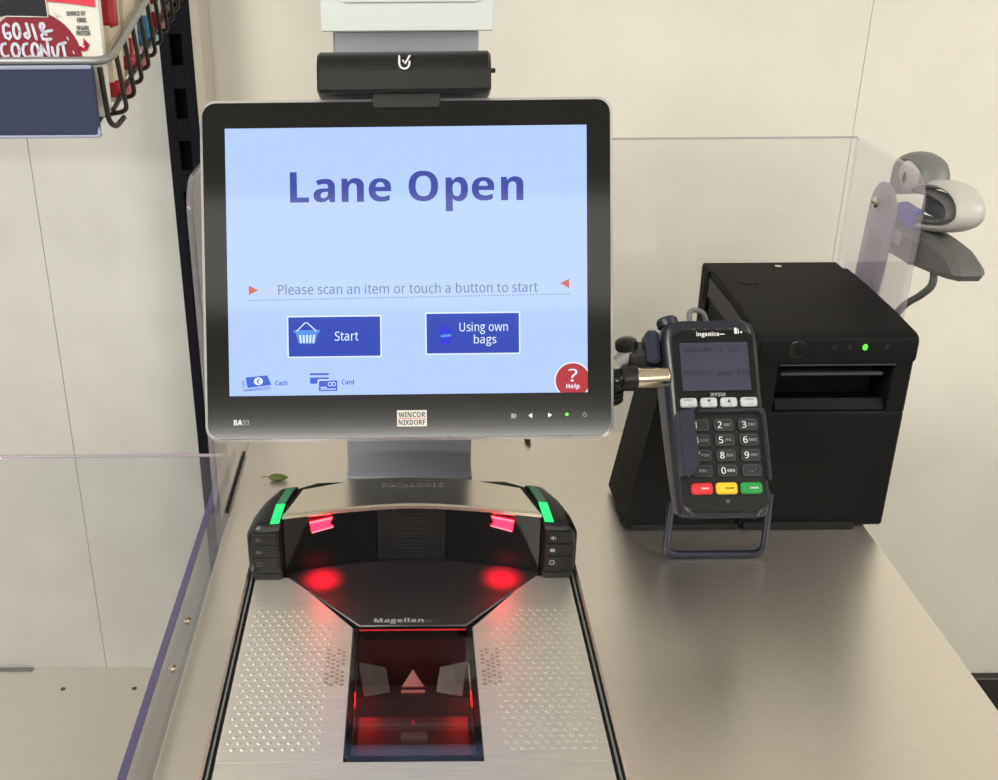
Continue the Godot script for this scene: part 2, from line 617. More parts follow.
func build_scanner() -> void:
	var t := thing("checkout_scanner", "steel flatbed barcode scanner with black hood and red lights, set into the counter", "scanner", Vector3(0, 0, 0))
	var W := 0.1452
	# rails: black channel with a thin steel line at each side
	for sx in [-1.0, 1.0]:
		var r := part("rail", Shape.new().box(Vector3(sx * (W + 0.0036), -0.009, -0.65), Vector3(0.0070, 0.012, 0.57), 0.0006), "gap_black", t)
		part("rail_line", Shape.new().box(Vector3(sx * (W + 0.0040), -0.0022, -0.65), Vector3(0.0014, 0.003, 0.57), 0.0004), "grey_mid", r)
	# platter with the opening for the glass
	var gx := 0.0518
	var g0 := 0.6150
	var g1 := 0.7745
	var s := Shape.new()
	var pl := Transform3D(FLAT, Vector3(0, -0.004, 0))
	var bx := 0.045
	s.slab(pts2([[-W, 0.40], [W, 0.40], [W, g0], [-W, g0]]), 0.004, 0.0006, pl)
	s.slab(pts2([[-W, g0], [-gx, g0], [-gx, g1], [-0.112, 0.852], [-W, 0.852]]), 0.004, 0.0, pl)
	s.slab(pts2([[W, g0], [gx, g0], [gx, g1], [0.112, 0.852], [W, 0.852]]), 0.004, 0.0, pl)
	part("platter", s, "platter_steel", t)
	# pressed dimples on both sides of the glass
	var rng := RandomNumberGenerator.new()
	rng.seed = 5
	for sx in [-1.0, 1.0]:
		s = Shape.new()
		var row := 0
		var z := 0.628
		while z < 0.80:
			var x := 0.066 + (0.0038 if row % 2 else 0.0)
			while x < W - 0.006:
				var lim := 0.066 + maxf(0.0, (z - 0.765) * 0.75)
				if x > lim:
					var prof := [[0.0021, 0.0], [0.0017, 0.00028], [0.0009, 0.00042], [0.00003, 0.00046]]
					s.lathe(prof, Transform3D(Basis.IDENTITY, Vector3(sx * x, -0.0001, -z)), 8)
				x += 0.0076
			z += 0.0066
			row += 1
		var d := part("dimples", s, "platter_steel", t)
		d.set_meta("kind", "stuff")
		# honeycomb of small sunk cells beside the glass
		s = Shape.new()
		for i in 4:
			for j in 9:
				if (i + j * 3) % 7 == 5:
					continue
				var cx := 0.0575 + i * 0.0042
				var cz := 0.700 + j * 0.0052 + (0.0026 if i % 2 else 0.0)
				s.slab(Shape.disc(0.0019, 6), 0.0005, 0.0, Transform3D(FLAT, Vector3(sx * cx, -0.0001, -cz)))
		d = part("honeycomb", s, "steel_dot", t)
		d.set_meta("kind", "stuff")
	# frame round the glass, its cut corners, and the pane
	var out := pts2([[-gx, g0 + 0.004], [-gx + 0.004, g0], [gx - 0.004, g0], [gx, g0 + 0.004], [gx, g1 - 0.006], [gx - 0.007, g1], [-gx + 0.007, g1], [-gx, g1 - 0.006]])
	s = Shape.new()
	s.box(Vector3(-gx + 0.0028, -0.0045, -(g0 + g1) / 2), Vector3(0.0056, 0.010, g1 - g0 - 0.01), 0.0008)
	s.box(Vector3(gx - 0.0028, -0.0045, -(g0 + g1) / 2), Vector3(0.0056, 0.010, g1 - g0 - 0.01), 0.0008)
	s.box(Vector3(0, -0.0045, -g0 - 0.003), Vector3(2 * gx - 0.006, 0.010, 0.006), 0.0008)
	s.box(Vector3(0, -0.0045, -g1 + 0.002), Vector3(2 * gx - 0.006, 0.010, 0.005), 0.0008)
	part("window_frame", s, "black_gloss", t)
	s = Shape.new()
	s.slab(out, 0.0025, 0.0, Transform3D(FLAT, Vector3(0, -0.0022, 0)))
	part("scan_window", s, "scan_glass", t)
	part("painted_red_glow", Shape.new().box(Vector3(0, 0.0005, -g1 + 0.0035), Vector3(2 * gx - 0.012, 0.0008, 0.0010), 0.0002), "painted_red_glow", t)  # line of reflected red light, painted as a thin red strip
	# what lies under the glass
	var c := part("cavity", cavity(gx, g0, g1), "cavity", t)
	for sx in [-1.0, 1.0]:
		part("mirror", Shape.new().box(Vector3.ZERO, Vector3(0.024, 0.03, 0.002), 0.0004), "mirror", c, Transform3D(Basis(Vector3.UP, -sx * 0.25) * Basis(Vector3.RIGHT, -0.75), Vector3(sx * 0.034, -0.048, -0.768)))
	part("prism", Shape.new().slab(pts2([[-0.0098, 0.0], [0.0098, 0.0], [0, 0.0150]]), 0.006, 0.0006), "cavity_pale", c, Transform3D(Basis(Vector3.RIGHT, -0.9), Vector3(0, -0.045, -0.750)))
	part("prism_foot", Shape.new().box(Vector3(0, -0.045, -0.7455), Vector3(0.0205, 0.002, 0.003), 0.0004), "cavity_pale", c)
	part("painted_laser_spot", Shape.new().slab(pts2([[-0.0014, 0], [0.0014, 0], [0.0003, 0.0055], [-0.0003, 0.0055]]), 0.0006), "painted_red_glow", c, Transform3D(FLAT, Vector3(0, -0.0318, -0.690)))  # laser spot painted as a small red chip, gives no light
	part("step", Shape.new().box(Vector3(0, -0.052, -0.6635), Vector3(0.092, 0.04, 0.075), 0.002), "cavity", c)
	for q in [[-0.038, -0.705], [0.038, -0.705]]:
		var o := OmniLight3D.new()
		o.name = "scan_light"
		o.light_color = Color(1.0, 0.03, 0.10)
		o.light_energy = 0.0015
		o.light_size = 0.004
		o.shadow_enabled = true
		o.omni_range = 5.0
		o.position = Vector3(q[0], -0.018, q[1])
		t.add_child(o)
	# black funnel between hood and glass
	s = Shape.new()
	var fun := [[-0.046, 0.7765], [0.046, 0.7765], [0.1135, 0.850], [0.1205, 0.858]]
	for i in 13:
		var x := lerpf(0.118, -0.118, i / 12.0)
		fun.append([x, -face_z(x) + 0.006])
	fun.append_array([[-0.1205, 0.858], [-0.1135, 0.850]])
	s.slab(pts2(fun), 0.005, 0.0008, Transform3D(FLAT, Vector3(0, -0.0042, 0)))
	part("funnel", s, "funnel_black", t)
	letters("lettering", "Magellan", bold, 0.043, 0.0082, Vector3(-0.012, 0.0008, -0.7835), "grey_print", t, FLAT)
	letters("lettering", "sc", sans, 0.008, 0.0042, Vector3(0.0145, 0.0008, -0.7826), "dim_print", t, FLAT)
	# hood: black body, three faces, steel lid
	s = Shape.new()
	var body := []
	for i in 17:
		var x := lerpf(-0.117, 0.117, i / 16.0)
		body.append([x, -face_z(x) + 0.010])
	body.append_array([[0.117, 0.905], [0.09, 0.921], [0.0, 0.926], [-0.09, 0.921], [-0.117, 0.905]])
	s.slab(pts2(body), 0.062, 0.001, Transform3D(FLAT, Vector3(0, 0.0, 0)))
	part("hood_body", s, "black_matt", t)
	# face strips between x0 and x1
	for q in [["scan_face", -0.1175, -0.0335, "black_gloss"], ["speaker_grille", -0.0325, 0.0315, "black_matt"], ["scan_face", 0.0325, 0.1175, "black_gloss"]]:
		s = Shape.new()
		var line := []
		for i in 9:
			var x: float = lerpf(q[1], q[2], i / 8.0)
			line.append([x, -face_z(x)])
		for i in 9:
			var x: float = lerpf(q[2], q[1], i / 8.0)
			line.append([x, -face_z(x) + 0.008])
		s.slab(pts2(line), 0.059, 0.0004, Transform3D(FLAT, Vector3(0, 0.0012, 0)))
		var f := part(q[0], s, q[3], t)
		if q[0] == "speaker_grille":
			s = Shape.new()
			for i in 15:
				var x := -0.030 + i * 0.0042
				s.box(Vector3(x, 0.031, face_z(x) + 0.0004), Vector3(0.0012, 0.056, 0.0012), 0.0002)
			for j in 14:
				s.box(Vector3(-0.0005, 0.005 + j * 0.0042, -0.8797), Vector3(0.06, 0.0012, 0.0016), 0.0002)
			var gm := part("mesh", s, "black_plastic", f)
			gm.set_meta("kind", "stuff")
	# red lamps in the upper corners of the two faces
	for sx in [-1.0, 1.0]:
		var x: float = sx * 0.0835
		var zz := face_z(x) + 0.0008
		var turn := Basis(Vector3.UP, -sx * 0.27)
		var lamp := part("red_lamp", Shape.new().slab(pts2([[-0.0110, 0.0050], [0.0105, 0.0068], [0.0078, 0.0005], [0.0112, -0.0040], [-0.0095, -0.0070]] if sx < 0 else [[0.0110, 0.0050], [-0.0105, 0.0068], [-0.0078, 0.0005], [-0.0112, -0.0040], [0.0095, -0.0070]]), 0.0012, 0.0003), "red_light", t, Transform3D(turn, Vector3(x, 0.048, zz)))
		part("bright_edge_light", Shape.new().stroke(pts2([[sx * 0.0102, 0.0045], [-sx * 0.0092, 0.0060]]), 0.0018, 0.0003, Transform3D(Basis.IDENTITY, Vector3(0, 0, 0.0012))), "red_hot", lamp)
		part("bright_edge_light", Shape.new().stroke(pts2([[sx * 0.0090, -0.0064], [-sx * 0.0100, -0.0036]]), 0.0013, 0.0003, Transform3D(Basis.IDENTITY, Vector3(0, 0, 0.0012))), "red_hot", lamp)
		var o := OmniLight3D.new()
		o.name = "red_glow"
		o.light_color = Color(1.0, 0.02, 0.14)
		o.light_energy = 0.00012
		o.light_size = 0.006
		o.omni_range = 5.0
		o.shadow_enabled = true
		o.position = Vector3(x, 0.046, zz + 0.010)
		t.add_child(o)
		# the lamp throws most of its light down onto the funnel
		var d := SpotLight3D.new()
		d.name = "red_beam"
		d.light_color = Color(1.0, 0.02, 0.14)
		d.light_energy = 0.075
		d.light_size = 0.005
		d.spot_angle = 24.0
		d.spot_angle_attenuation = 1.0
		d.spot_range = 2.0
		d.shadow_enabled = true
		d.transform = Transform3D(Basis(Vector3.RIGHT, -PI / 2 - 0.18), Vector3(x, 0.039, zz + 0.009))
		t.add_child(d)
	# steel lid with a concave front lip
	s = Shape.new()
	var lid := []
	for i in 21:
		var x := lerpf(-0.1175, 0.1175, i / 20.0)
		lid.append([x, -face_z(x) - 0.0095 + 0.004 * pow(absf(x) / 0.1175, 3.0)])
	lid.append_array([[0.1035, 0.9], [0.05, 0.919], [0, 0.9235], [-0.05, 0.919], [-0.1035, 0.9]])
	s.slab(pts2(lid), 0.0062, 0.0016, Transform3D(FLAT, Vector3(0, 0.0608, 0)))
	var hood := part("lid", s, "bonnet_steel", t)
	letters("embossed_lettering", "DATALOGIC", bold, 0.058, 0.0065, Vector3(0.001, 0.0668, -0.906), "galvanised", hood, FLAT, 0.0006)
	# side modules with buttons and green strips
	for sx in [-1.0, 1.0]:
		module(t, sx)

func cavity(gx: float, g0: float, g1: float) -> Shape:
	var s := Shape.new()
	var x := gx - 0.001
	s.box(Vector3(0, -0.078, -(g0 + g1) / 2), Vector3(2 * x + 0.008, 0.004, g1 - g0 + 0.008), 0.0)
	s.box(Vector3(-x - 0.002, -0.0407, -(g0 + g1) / 2), Vector3(0.004, 0.074, g1 - g0 + 0.008), 0.0)
	s.box(Vector3(x + 0.002, -0.0407, -(g0 + g1) / 2), Vector3(0.004, 0.074, g1 - g0 + 0.008), 0.0)
	s.box(Vector3(0, -0.0407, -g0 + 0.002), Vector3(2 * x, 0.074, 0.004), 0.0)
	s.box(Vector3(0, -0.0407, -g1 - 0.002), Vector3(2 * x, 0.074, 0.004), 0.0)
	return s

# outline of a side module at one depth: inner x, outer x, top y, radius of the outer top corner
func module_ring(z: float, xi: float, xo: float, top: float, r: float, low: float) -> PackedVector3Array:
	var o := PackedVector3Array()
	o.append(Vector3(xi, low, z))
	for i in 7:
		var a := -PI / 2 + PI / 2 * i / 6
		o.append(Vector3(xo - signf(xo) * (0.006 - 0.006 * cos(a)), low + 0.006 + 0.006 * sin(a), z))
	for i in 9:
		var a := PI / 2 * i / 8
		o.append(Vector3(xo - signf(xo) * (r - r * cos(a)), top - r + r * sin(a), z))
	o.append(Vector3(xi, top, z))
	return o

func module(t: Node3D, sx: float) -> void:
	var s := Shape.new()
	s.loft([
		module_ring(-0.8440, sx * 0.121, sx * 0.1465, 0.0530, 0.012, 0.014),
		module_ring(-0.8465, sx * 0.1195, sx * 0.1490, 0.0580, 0.014, 0.009),
		module_ring(-0.8520, sx * 0.1190, sx * 0.1505, 0.0612, 0.017, 0.007),
		module_ring(-0.8700, sx * 0.1175, sx * 0.1480, 0.0630, 0.018, 0.006),
		module_ring(-0.8880, sx * 0.1140, sx * 0.1410, 0.0645, 0.016, 0.006),
		module_ring(-0.9040, sx * 0.1090, sx * 0.1300, 0.0655, 0.012, 0.006),
		module_ring(-0.9090, sx * 0.1080, sx * 0.1210, 0.0640, 0.008, 0.006)])
	var m := part("side_module", s, "black_satin", t)
	part("foot", Shape.new().box(Vector3(sx * 0.134, 0.003, -0.870), Vector3(0.028, 0.0085, 0.044), 0.002), "black_matt", m)
	# three keys on the front with small icons
	for i in 3:
		var y := 0.0470 - i * 0.0130
		var k := part("module_key", Shape.new().round_box(Vector3.ZERO, Vector3(0.0225, 0.0122, 0.0022), 0.0015, 0.0004), "black_satin", m, Transform3D(Basis.IDENTITY, Vector3(sx * 0.1335, y, -0.8436)))
		s = Shape.new()
		if i == 0:
			s.slab(pts2([[-0.002, -0.001], [-0.0008, -0.001], [0.0008, -0.0024], [0.0008, 0.0024], [-0.0008, 0.001], [-0.002, 0.001]]), 0.0003)
			s.box(Vector3(0.0022, 0, 0.00015), Vector3(0.0006, 0.003, 0.0003), 0.0)
		elif i == 1:
			s.round_box(Vector3(0, 0, 0.00015), Vector3(0.0046, 0.0034, 0.0003), 0.0012, 0.0)
		else:
			for q in [[0, 0.0018, 0.0044, 0.0007], [0, -0.0018, 0.0044, 0.0007], [-0.0019, 0, 0.0007, 0.0036], [0.0019, 0, 0.0007, 0.0036]]:
				s.box(Vector3(q[0], q[1], 0.00015), Vector3(q[2], q[3], 0.0003), 0.0)
		part("icon", s, "grey_print" if sx > 0 else "dim_print", k, Transform3D(Basis.IDENTITY, Vector3(-0.006, 0, 0.0011)))
	# light strip along the inner top edge: lit front half, unlit rear half
	var strip := func(z0: float, z1: float, y0: float, y1: float, x0: float, x1: float) -> Shape:
		var q := Shape.new()
		var w := 0.0080
		var h := 0.0014
		q.loft([
			pts3([[sx * x0, y0, z0], [sx * (x0 + w), y0 - 0.0006, z0], [sx * (x0 + w), y0 + h - 0.0006, z0], [sx * x0, y0 + h, z0]]),
			pts3([[sx * x1, y1, z1], [sx * (x1 + w), y1 - 0.0006, z1], [sx * (x1 + w), y1 + h - 0.0006, z1], [sx * x1, y1 + h, z1]])])
		return q
	part("green_light_strip", strip.call(-0.8485, -0.8760, 0.0605, 0.0638, 0.1200, 0.1172), "green_strip", m)
	part("unlit_strip", strip.call(-0.8765, -0.9030, 0.0638, 0.0655, 0.1171, 0.1105), "green_dim", m)

# ---------------------------------------------------------------- monitor
const PY := 0.000834
const PX := 0.000842     # metres per unit of the screen layout

func sp(u: float, v: float, z := 0.0) -> Vector3:
	return Vector3((u - 407.0) * PX, (269.0 - v) * PY, z)

func rect_on(called: String, u0: float, v0: float, u1: float, v1: float, z: float, m: String, parent: Node3D, r := 0.0, h := 0.0002) -> MeshInstance3D:
	var c := sp((u0 + u1) / 2, (v0 + v1) / 2, z + h / 2)
	var size := Vector3((u1 - u0) * PX, (v1 - v0) * PY, h)
	return part(called, Shape.new().round_box(Vector3.ZERO, size, r, 0.0, Transform3D.IDENTITY, 4) if r > 0 else Shape.new().slab(Shape.rrect(size.x, size.y, 0.00001, 1), h, 0.0, Transform3D(Basis.IDENTITY, Vector3(0, 0, -h / 2))), m, parent, Transform3D(Basis.IDENTITY, c))

func poly_on(a: Array) -> PackedVector2Array:
	var o := PackedVector2Array()
	for q in a:
		o.append(Vector2((q[0] - 407.0) * PX, (269.0 - q[1]) * PY))
	return o

func build_monitor() -> void:
	var t := thing("touch_monitor", "black touch screen monitor with a silver rim showing a pale blue start page", "monitor", Vector3(-0.0020, 0.2880, -0.8812))
	t.rotation = Vector3(deg_to_rad(-22.0), 0, deg_to_rad(0.25))
	part("casing", Shape.new().round_box(Vector3(0, 0, -0.022), Vector3(0.3475, 0.2880, 0.044), 0.013, 0.0025, Transform3D.IDENTITY, 6), "silver_rim", t)
	part("rear_cover", Shape.new().round_box(Vector3(0, 0, -0.056), Vector3(0.28, 0.22, 0.03), 0.02, 0.006), "casing_back", t)
	part("neck", Shape.new().box(Vector3(0.0015, -0.02, -0.098), Vector3(0.09, 0.06, 0.06), 0.004), "casing_back", t)
	var g := part("front_glass", Shape.new().round_box(Vector3(0, 0, 0.0003), Vector3(0.3422, 0.2828, 0.0016), 0.0112, 0.0004, Transform3D.IDENTITY, 6), "bezel_glass", t)
	var z0 := 0.0011
	# printing on the bezel
	letters("lettering", "BA", bold, 8.5 * PX, 5.4 * PX, sp(234.2, 421.2, z0), "white_print", g)
	letters("lettering", "93", sans, 7.0 * PX, 5.4 * PX, sp(242.0, 421.2, z0), "grey_print", g)
	var b := rect_on("badge", 394.5, 410.5, 424.5, 427, z0, "badge_white", g, 0.0, 0.0005)
	letters("lettering", "WINCOR", bold, 27.0 * PX, 5.2 * PX, Vector3(0, 3.7 * PX, 0.0002), "badge_black", b)
	letters("lettering", "NIXDORF", bold, 27.0 * PX, 5.2 * PX, Vector3(0, -4.0 * PX, 0.0002), "badge_black", b)
	part("red_stripe", Shape.new().box(Vector3.ZERO, Vector3(28.5 * PX, 0.6 * PX, 0.0002), 0.0), "red_print", b, Transform3D(Basis.IDENTITY, Vector3(0, 0, 0.0003)))
	var ic := Shape.new()
	ic.slab(poly_on([[509.5, 415], [512, 415], [512, 420], [509.5, 420]]), 0.0002)
	ic.slab(poly_on([[512.6, 415], [513.6, 415], [515, 417.5], [513.6, 420], [512.6, 420]]), 0.0002)
	part("source_icon", ic, "grey_print", g, Transform3D(Basis.IDENTITY, Vector3(0, 0, z0)))
	part("left_arrow_icon", Shape.new().slab(poly_on([[526.6, 417.3], [530.6, 414.8], [530.6, 419.8]]), 0.0002), "white_print", g, Transform3D(Basis.IDENTITY, Vector3(0, 0, z0)))
	part("right_arrow_icon", Shape.new().slab(poly_on([[550.6, 417.0], [546.6, 414.5], [546.6, 419.5]]), 0.0002), "white_print", g, Transform3D(Basis.IDENTITY, Vector3(0, 0, z0)))
	part("green_light", Shape.new().slab(Shape.disc(1.6 * PX, 12), 0.0004), "green_light", g, Transform3D(Basis.IDENTITY, sp(565.5, 416.5, z0)))
	ic = Shape.new()
	var arc := PackedVector2Array()
	for i in 13:
		var a := PI / 2 + 0.7 + (TAU - 1.4) * i / 12
		arc.append(Vector2(cos(a), sin(a)) * 2.0 * PX)
	ic.stroke(arc, 0.6 * PX, 0.0002)
	ic.stroke(pts2([[0, 0.6 * PX], [0, 2.6 * PX]]), 0.6 * PX, 0.0002)
	part("power_icon", ic, "grey_print", g, Transform3D(Basis.IDENTITY, sp(583.5, 417, z0)))
	# the lit page
	var d := rect_on("display", 226.3, 125.0, 586.6, 394.2, z0 - 0.0001, "screen_pale", t, 0.0, 0.0004)
	var z := z0 + 0.0003
	var page := d
	var put := func(o: MeshInstance3D) -> MeshInstance3D:
		o.position -= d.position
		return o
	put.call(letters("title", "Lane Open", bold, 233.0 * PX, 40.5 * PX, sp(406.8, 189.6, z), "screen_title", page))
	put.call(letters("prompt", "Please scan an item or touch a button to start", sans, 260.0 * PX, 10.6 * PX, sp(407, 286.9, z), "screen_text", page))
	put.call(part("red_arrow", Shape.new().slab(poly_on([[247.5, 282.5], [257, 287.3], [247.5, 292]]), 0.0002), "screen_red", page, Transform3D(Basis.IDENTITY, Vector3(0, 0, z))))
	put.call(part("red_arrow", Shape.new().slab(poly_on([[568.5, 279], [559.5, 283.8], [568.5, 288.5]]), 0.0002), "screen_red", page, Transform3D(Basis.IDENTITY, Vector3(0, 0, z))))
	var dots := Shape.new()
	for i in 108:
		var u := 247.5 + i * 3.0
		dots.slab(Shape.rrect(1.3 * PX, 1.0 * PX, 0.00001, 1), 0.0002, 0.0, Transform3D(Basis.IDENTITY, sp(u, lerpf(297.5, 294.5, i / 107.0), z)))
	put.call(part("dotted_line", dots, "screen_text", page)).set_meta("kind", "stuff")
	# start button
	put.call(rect_on("start_button", 285.2, 313.6, 380, 356.2, z, "screen_white", page, 0.001))
	# button faces and their pictures stay in the page, as pieces of the display
	put.call(rect_on("button_face", 286.6, 315.0, 378.6, 354.8, z + 0.0002, "screen_button", page, 0.0006))
	put.call(letters("button_words", "Start", sans, 23.5 * PX, 9.2 * PX, sp(344.8, 334.5, z + 0.0004), "screen_white", page))
	var bk := Shape.new()
	bk.slab(poly_on([[291.5, 328], [318.5, 328], [318, 330.6], [316, 331], [313, 342], [297, 342], [294, 331], [292, 330.6]]), 0.0002)
	put.call(part("basket_icon", bk, "screen_button_light", page, Transform3D(Basis.IDENTITY, Vector3(0, 0, z + 0.0004))))
	bk = Shape.new()
	for i in 5:
		var u := 298.6 + i * 3.3
		bk.slab(poly_on([[u - 0.9 + (2 - i) * -0.25, 333], [u + 0.9 + (2 - i) * -0.25, 333], [u + 0.8 + (2 - i) * 0.25, 341], [u - 0.8 + (2 - i) * 0.25, 341]]), 0.0002)
	bk.stroke(poly_on([[295, 329], [303.5, 320.6], [305.4, 320.6], [314.5, 329]]), 1.0 * PX, 0.0002)
	put.call(part("basket_lines", bk, "screen_white", page, Transform3D(Basis.IDENTITY, Vector3(0, 0, z + 0.0006))))
	put.call(rect_on("bags_button", 423.8, 311.6, 519.2, 354.6, z, "screen_white", page, 0.001))
	put.call(rect_on("button_face", 425.2, 313.0, 517.8, 353.2, z + 0.0002, "screen_button", page, 0.0006))
	put.call(letters("button_words", "Using own", sans, 48.5 * PX, 12.0 * PX, sp(482.4, 328.0, z + 0.0004), "screen_white", page))
	put.call(letters("button_words", "bags", sans, 22.5 * PX, 11.6 * PX, sp(483.8, 340.4, z + 0.0004), "screen_white", page))
	bk = Shape.new()
	bk.slab(poly_on([[439, 327.5], [441.5, 327], [442, 324], [444, 323.5], [444.6, 327], [449.5, 328], [450, 341.5], [448, 344], [440.5, 344], [439.2, 341.5]]), 0.0002)
	put.call(part("bag_icon", bk, "screen_button_deep", page, Transform3D(Basis.IDENTITY, Vector3(0, 0, z + 0.0004))))
	bk = Shape.new()
	bk.slab(poly_on([[439.6, 334.5], [449.6, 333.5], [449.8, 336], [439.6, 337]]), 0.0002)
	put.call(part("bag_band", bk, "screen_button_light", page, Transform3D(Basis.IDENTITY, Vector3(0, 0, z + 0.0006))))
	# cash and card pictures
	bk = Shape.new()
	bk.slab(poly_on([[242.8, 375.4], [264.5, 373.4], [268.6, 383.2], [244.6, 386]]), 0.0002)
	for i in 2:
		bk.stroke(poly_on([[240.8 - i * 1.6, 378.5 + i * 1.4], [242.2 - i * 1.6, 388 + i * 1.2], [267.5, 385.2 + i * 1.8]]), 0.7 * PX, 0.0002)
	put.call(part("cash_icon", bk, "screen_blue", page, Transform3D(Basis.IDENTITY, Vector3(0, 0, z))))
	put.call(part("coin", Shape.new().slab(Shape.disc(4.6 * PX, 18, 3.9 * PX), 0.0002), "screen_white", page, Transform3D(Basis.IDENTITY, sp(255.6, 379.4, z + 0.0002))))
	put.call(letters("coin_mark", "€", bold, 3.2 * PX, 4.6 * PX, sp(255.6, 379.4, z + 0.0004), "screen_blue", page))
	put.call(letters("caption", "Cash", bold, 12.2 * PX, 5.2 * PX, sp(278.6, 381.2, z), "screen_blue", page))
	bk = Shape.new()
	for q in [[307.6, 371.8, 326.4, 373.8], [307.6, 376.2, 326.4, 382.4], [316.4, 379.4, 334.8, 390.0]]:
		bk.slab(poly_on([[q[0], q[1]], [q[2], q[1]], [q[2], q[3]], [q[0], q[3]]]), 0.0002, 0.0, Transform3D(Basis.IDENTITY, Vector3(0, 0, 0.0004 if q[0] > 310 else 0.0)))
	put.call(part("card_icon", bk, "screen_blue", page, Transform3D(Basis.IDENTITY, Vector3(0, 0, z))))
	bk = Shape.new()
	bk.slab(poly_on([[315.2, 378.2], [326.6, 378.2], [326.6, 382.6], [315.2, 382.6]]), 0.0002)
	bk.stroke(poly_on([[318.2, 386.2], [324, 386.2]]), 0.8 * PX, 0.0002, Transform3D(Basis.IDENTITY, Vector3(0, 0, 0.0005)))
	bk.stroke(poly_on([[318.2, 388], [333, 388]]), 0.8 * PX, 0.0002, Transform3D(Basis.IDENTITY, Vector3(0, 0, 0.0005)))
	for u in [327.6, 331.2]:
		var ring := PackedVector2Array()
		for i in 13:
			ring.append(Vector2(sp(u, 383, 0).x, sp(u, 383, 0).y) + Vector2(cos(TAU * i / 12), sin(TAU * i / 12)) * 1.9 * PX)
		bk.stroke(ring, 0.7 * PX, 0.0002, Transform3D(Basis.IDENTITY, Vector3(0, 0, 0.0005)))
	put.call(part("card_lines", bk, "screen_white", page, Transform3D(Basis.IDENTITY, Vector3(0, 0, z + 0.0002))))
	put.call(letters("caption", "Card", bold, 12.2 * PX, 5.2 * PX, sp(345.4, 381.0, z), "screen_blue", page))
	# help button, cut off by the corner of the display
	var frame := poly_on([[540, 350], [586.6, 350], [586.6, 394.2], [540, 394.2]])
	for q in [[18.6, "help_ring", "screen_white", 0.0], [17.2, "help_button", "screen_help", 0.0002]]:
		var circle := PackedVector2Array()
		for i in 40:
			circle.append(Vector2(sp(571.5, 382, 0).x, sp(571.5, 382, 0).y) + Vector2(cos(TAU * i / 40), sin(TAU * i / 40)) * q[0] * PX)
		put.call(part(q[1], Shape.new().slab(Geometry2D.intersect_polygons(circle, frame)[0], 0.0002), q[2], page, Transform3D(Basis.IDENTITY, Vector3(0, 0, z + q[3]))))
	put.call(letters("help_mark", "?", sans, 9.0 * PX, 13.0 * PX, sp(571.6, 376.8, z + 0.0004), "screen_white", page))
	put.call(letters("help_word", "Help", bold, 13.4 * PX, 6.4 * PX, sp(571.6, 388.4, z + 0.0004), "screen_white", page))
	# post with the lane sign on top
	var po := thing("monitor_post", "flat grey metal post standing on the counter behind the touch monitor", "post", Vector3(-0.0025, 0, -1.062))
	part("column", Shape.new().box(Vector3(0, 0.234, 0), Vector3(0.134, 0.464, 0.03), 0.002), "post_steel", po)
	part("base_plate", Shape.new().box(Vector3(0, 0.002, 0), Vector3(0.136, 0.004, 0.05), 0.001), "post_steel", po)
	var sg := thing("lane_sign", "white blank lane sign box on top of the grey post", "sign", Vector3(-0.001, 0.4640, -1.062))
	part("housing", Shape.new().round_box(Vector3(0, 0.11, 0), Vector3(0.156, 0.22, 0.05), 0.001, 0.001), "sign_white", sg)
	part("inset", Shape.new().round_box(Vector3(0.003, 0.075, 0.0255), Vector3(0.125, 0.10, 0.002), 0.004, 0.0006), "sign_white", sg)
	# black bar clipped onto the top edge
	var ub := thing("disinfection_bar", "black rounded bar with a white tick emblem clipped to the top edge of the monitor", "lamp bar", Vector3(-0.0040, 0.4420, -0.9425))
	ub.rotation = Vector3(deg_to_rad(-22.0), 0, deg_to_rad(0.25))
	var prof := pts2([[-0.024, -0.0185], [0.006, -0.0185], [0.0085, -0.016], [0.0088, 0.000], [0.0086, 0.0030], [0.0075, 0.0080], [0.0050, 0.0125], [0.0010, 0.0160], [-0.005, 0.0182], [-0.012, 0.0188], [-0.024, 0.0188]])
	var along := Basis(Vector3(0, 0, 1), Vector3(0, 1, 0), Vector3(1, 0, 0))   # profile x -> z, extruded along x
	part("bar_body", Shape.new().slab(prof, 0.1450, 0.0022, Transform3D(along, Vector3(-0.0725, 0, 0))), "black_satin", ub)
	part("front_strip", Shape.new().box(Vector3(0, -0.0085, 0.0085), Vector3(0.1425, 0.0165, 0.0020), 0.0008), "black_matt", ub)
	part("switch", Shape.new().lathe([[0.002, 0.0], [0.002, 0.004], [0.0012, 0.0045]], Transform3D(Basis(Vector3.BACK, -PI / 2), Vector3(0.0720, 0.0, 0.001)), 10), "black_plastic", ub)
	part("clip", Shape.new().round_box(Vector3(0.0015, -0.0235, 0.0008), Vector3(0.0565, 0.0140, 0.0040), 0.0025, 0.0008), "black_plastic", ub)
	var em := Shape.new()
	var uu := PackedVector2Array()
	uu.append(Vector2(-0.0042, 0.0062))
	for i in 9:
		var a := PI + PI * i / 8
		uu.append(Vector2(0.0042 * cos(a), -0.0005 + 0.0048 * sin(a)))
	uu.append(Vector2(0.0042, 0.0012))
	em.stroke(uu, 0.0016, 0.0003)
	em.stroke(pts2([[-0.0012, 0.0022], [0.0004, -0.0008], [0.0046, 0.0064]]), 0.0015, 0.0003)
	var e1 := part("emblem", em, "white_print", ub, Transform3D(Basis(Vector3.RIGHT, -0.25), Vector3(0.0004, 0.0050, 0.0093)))
	e1.set_meta("label", "white tick and letter emblem")

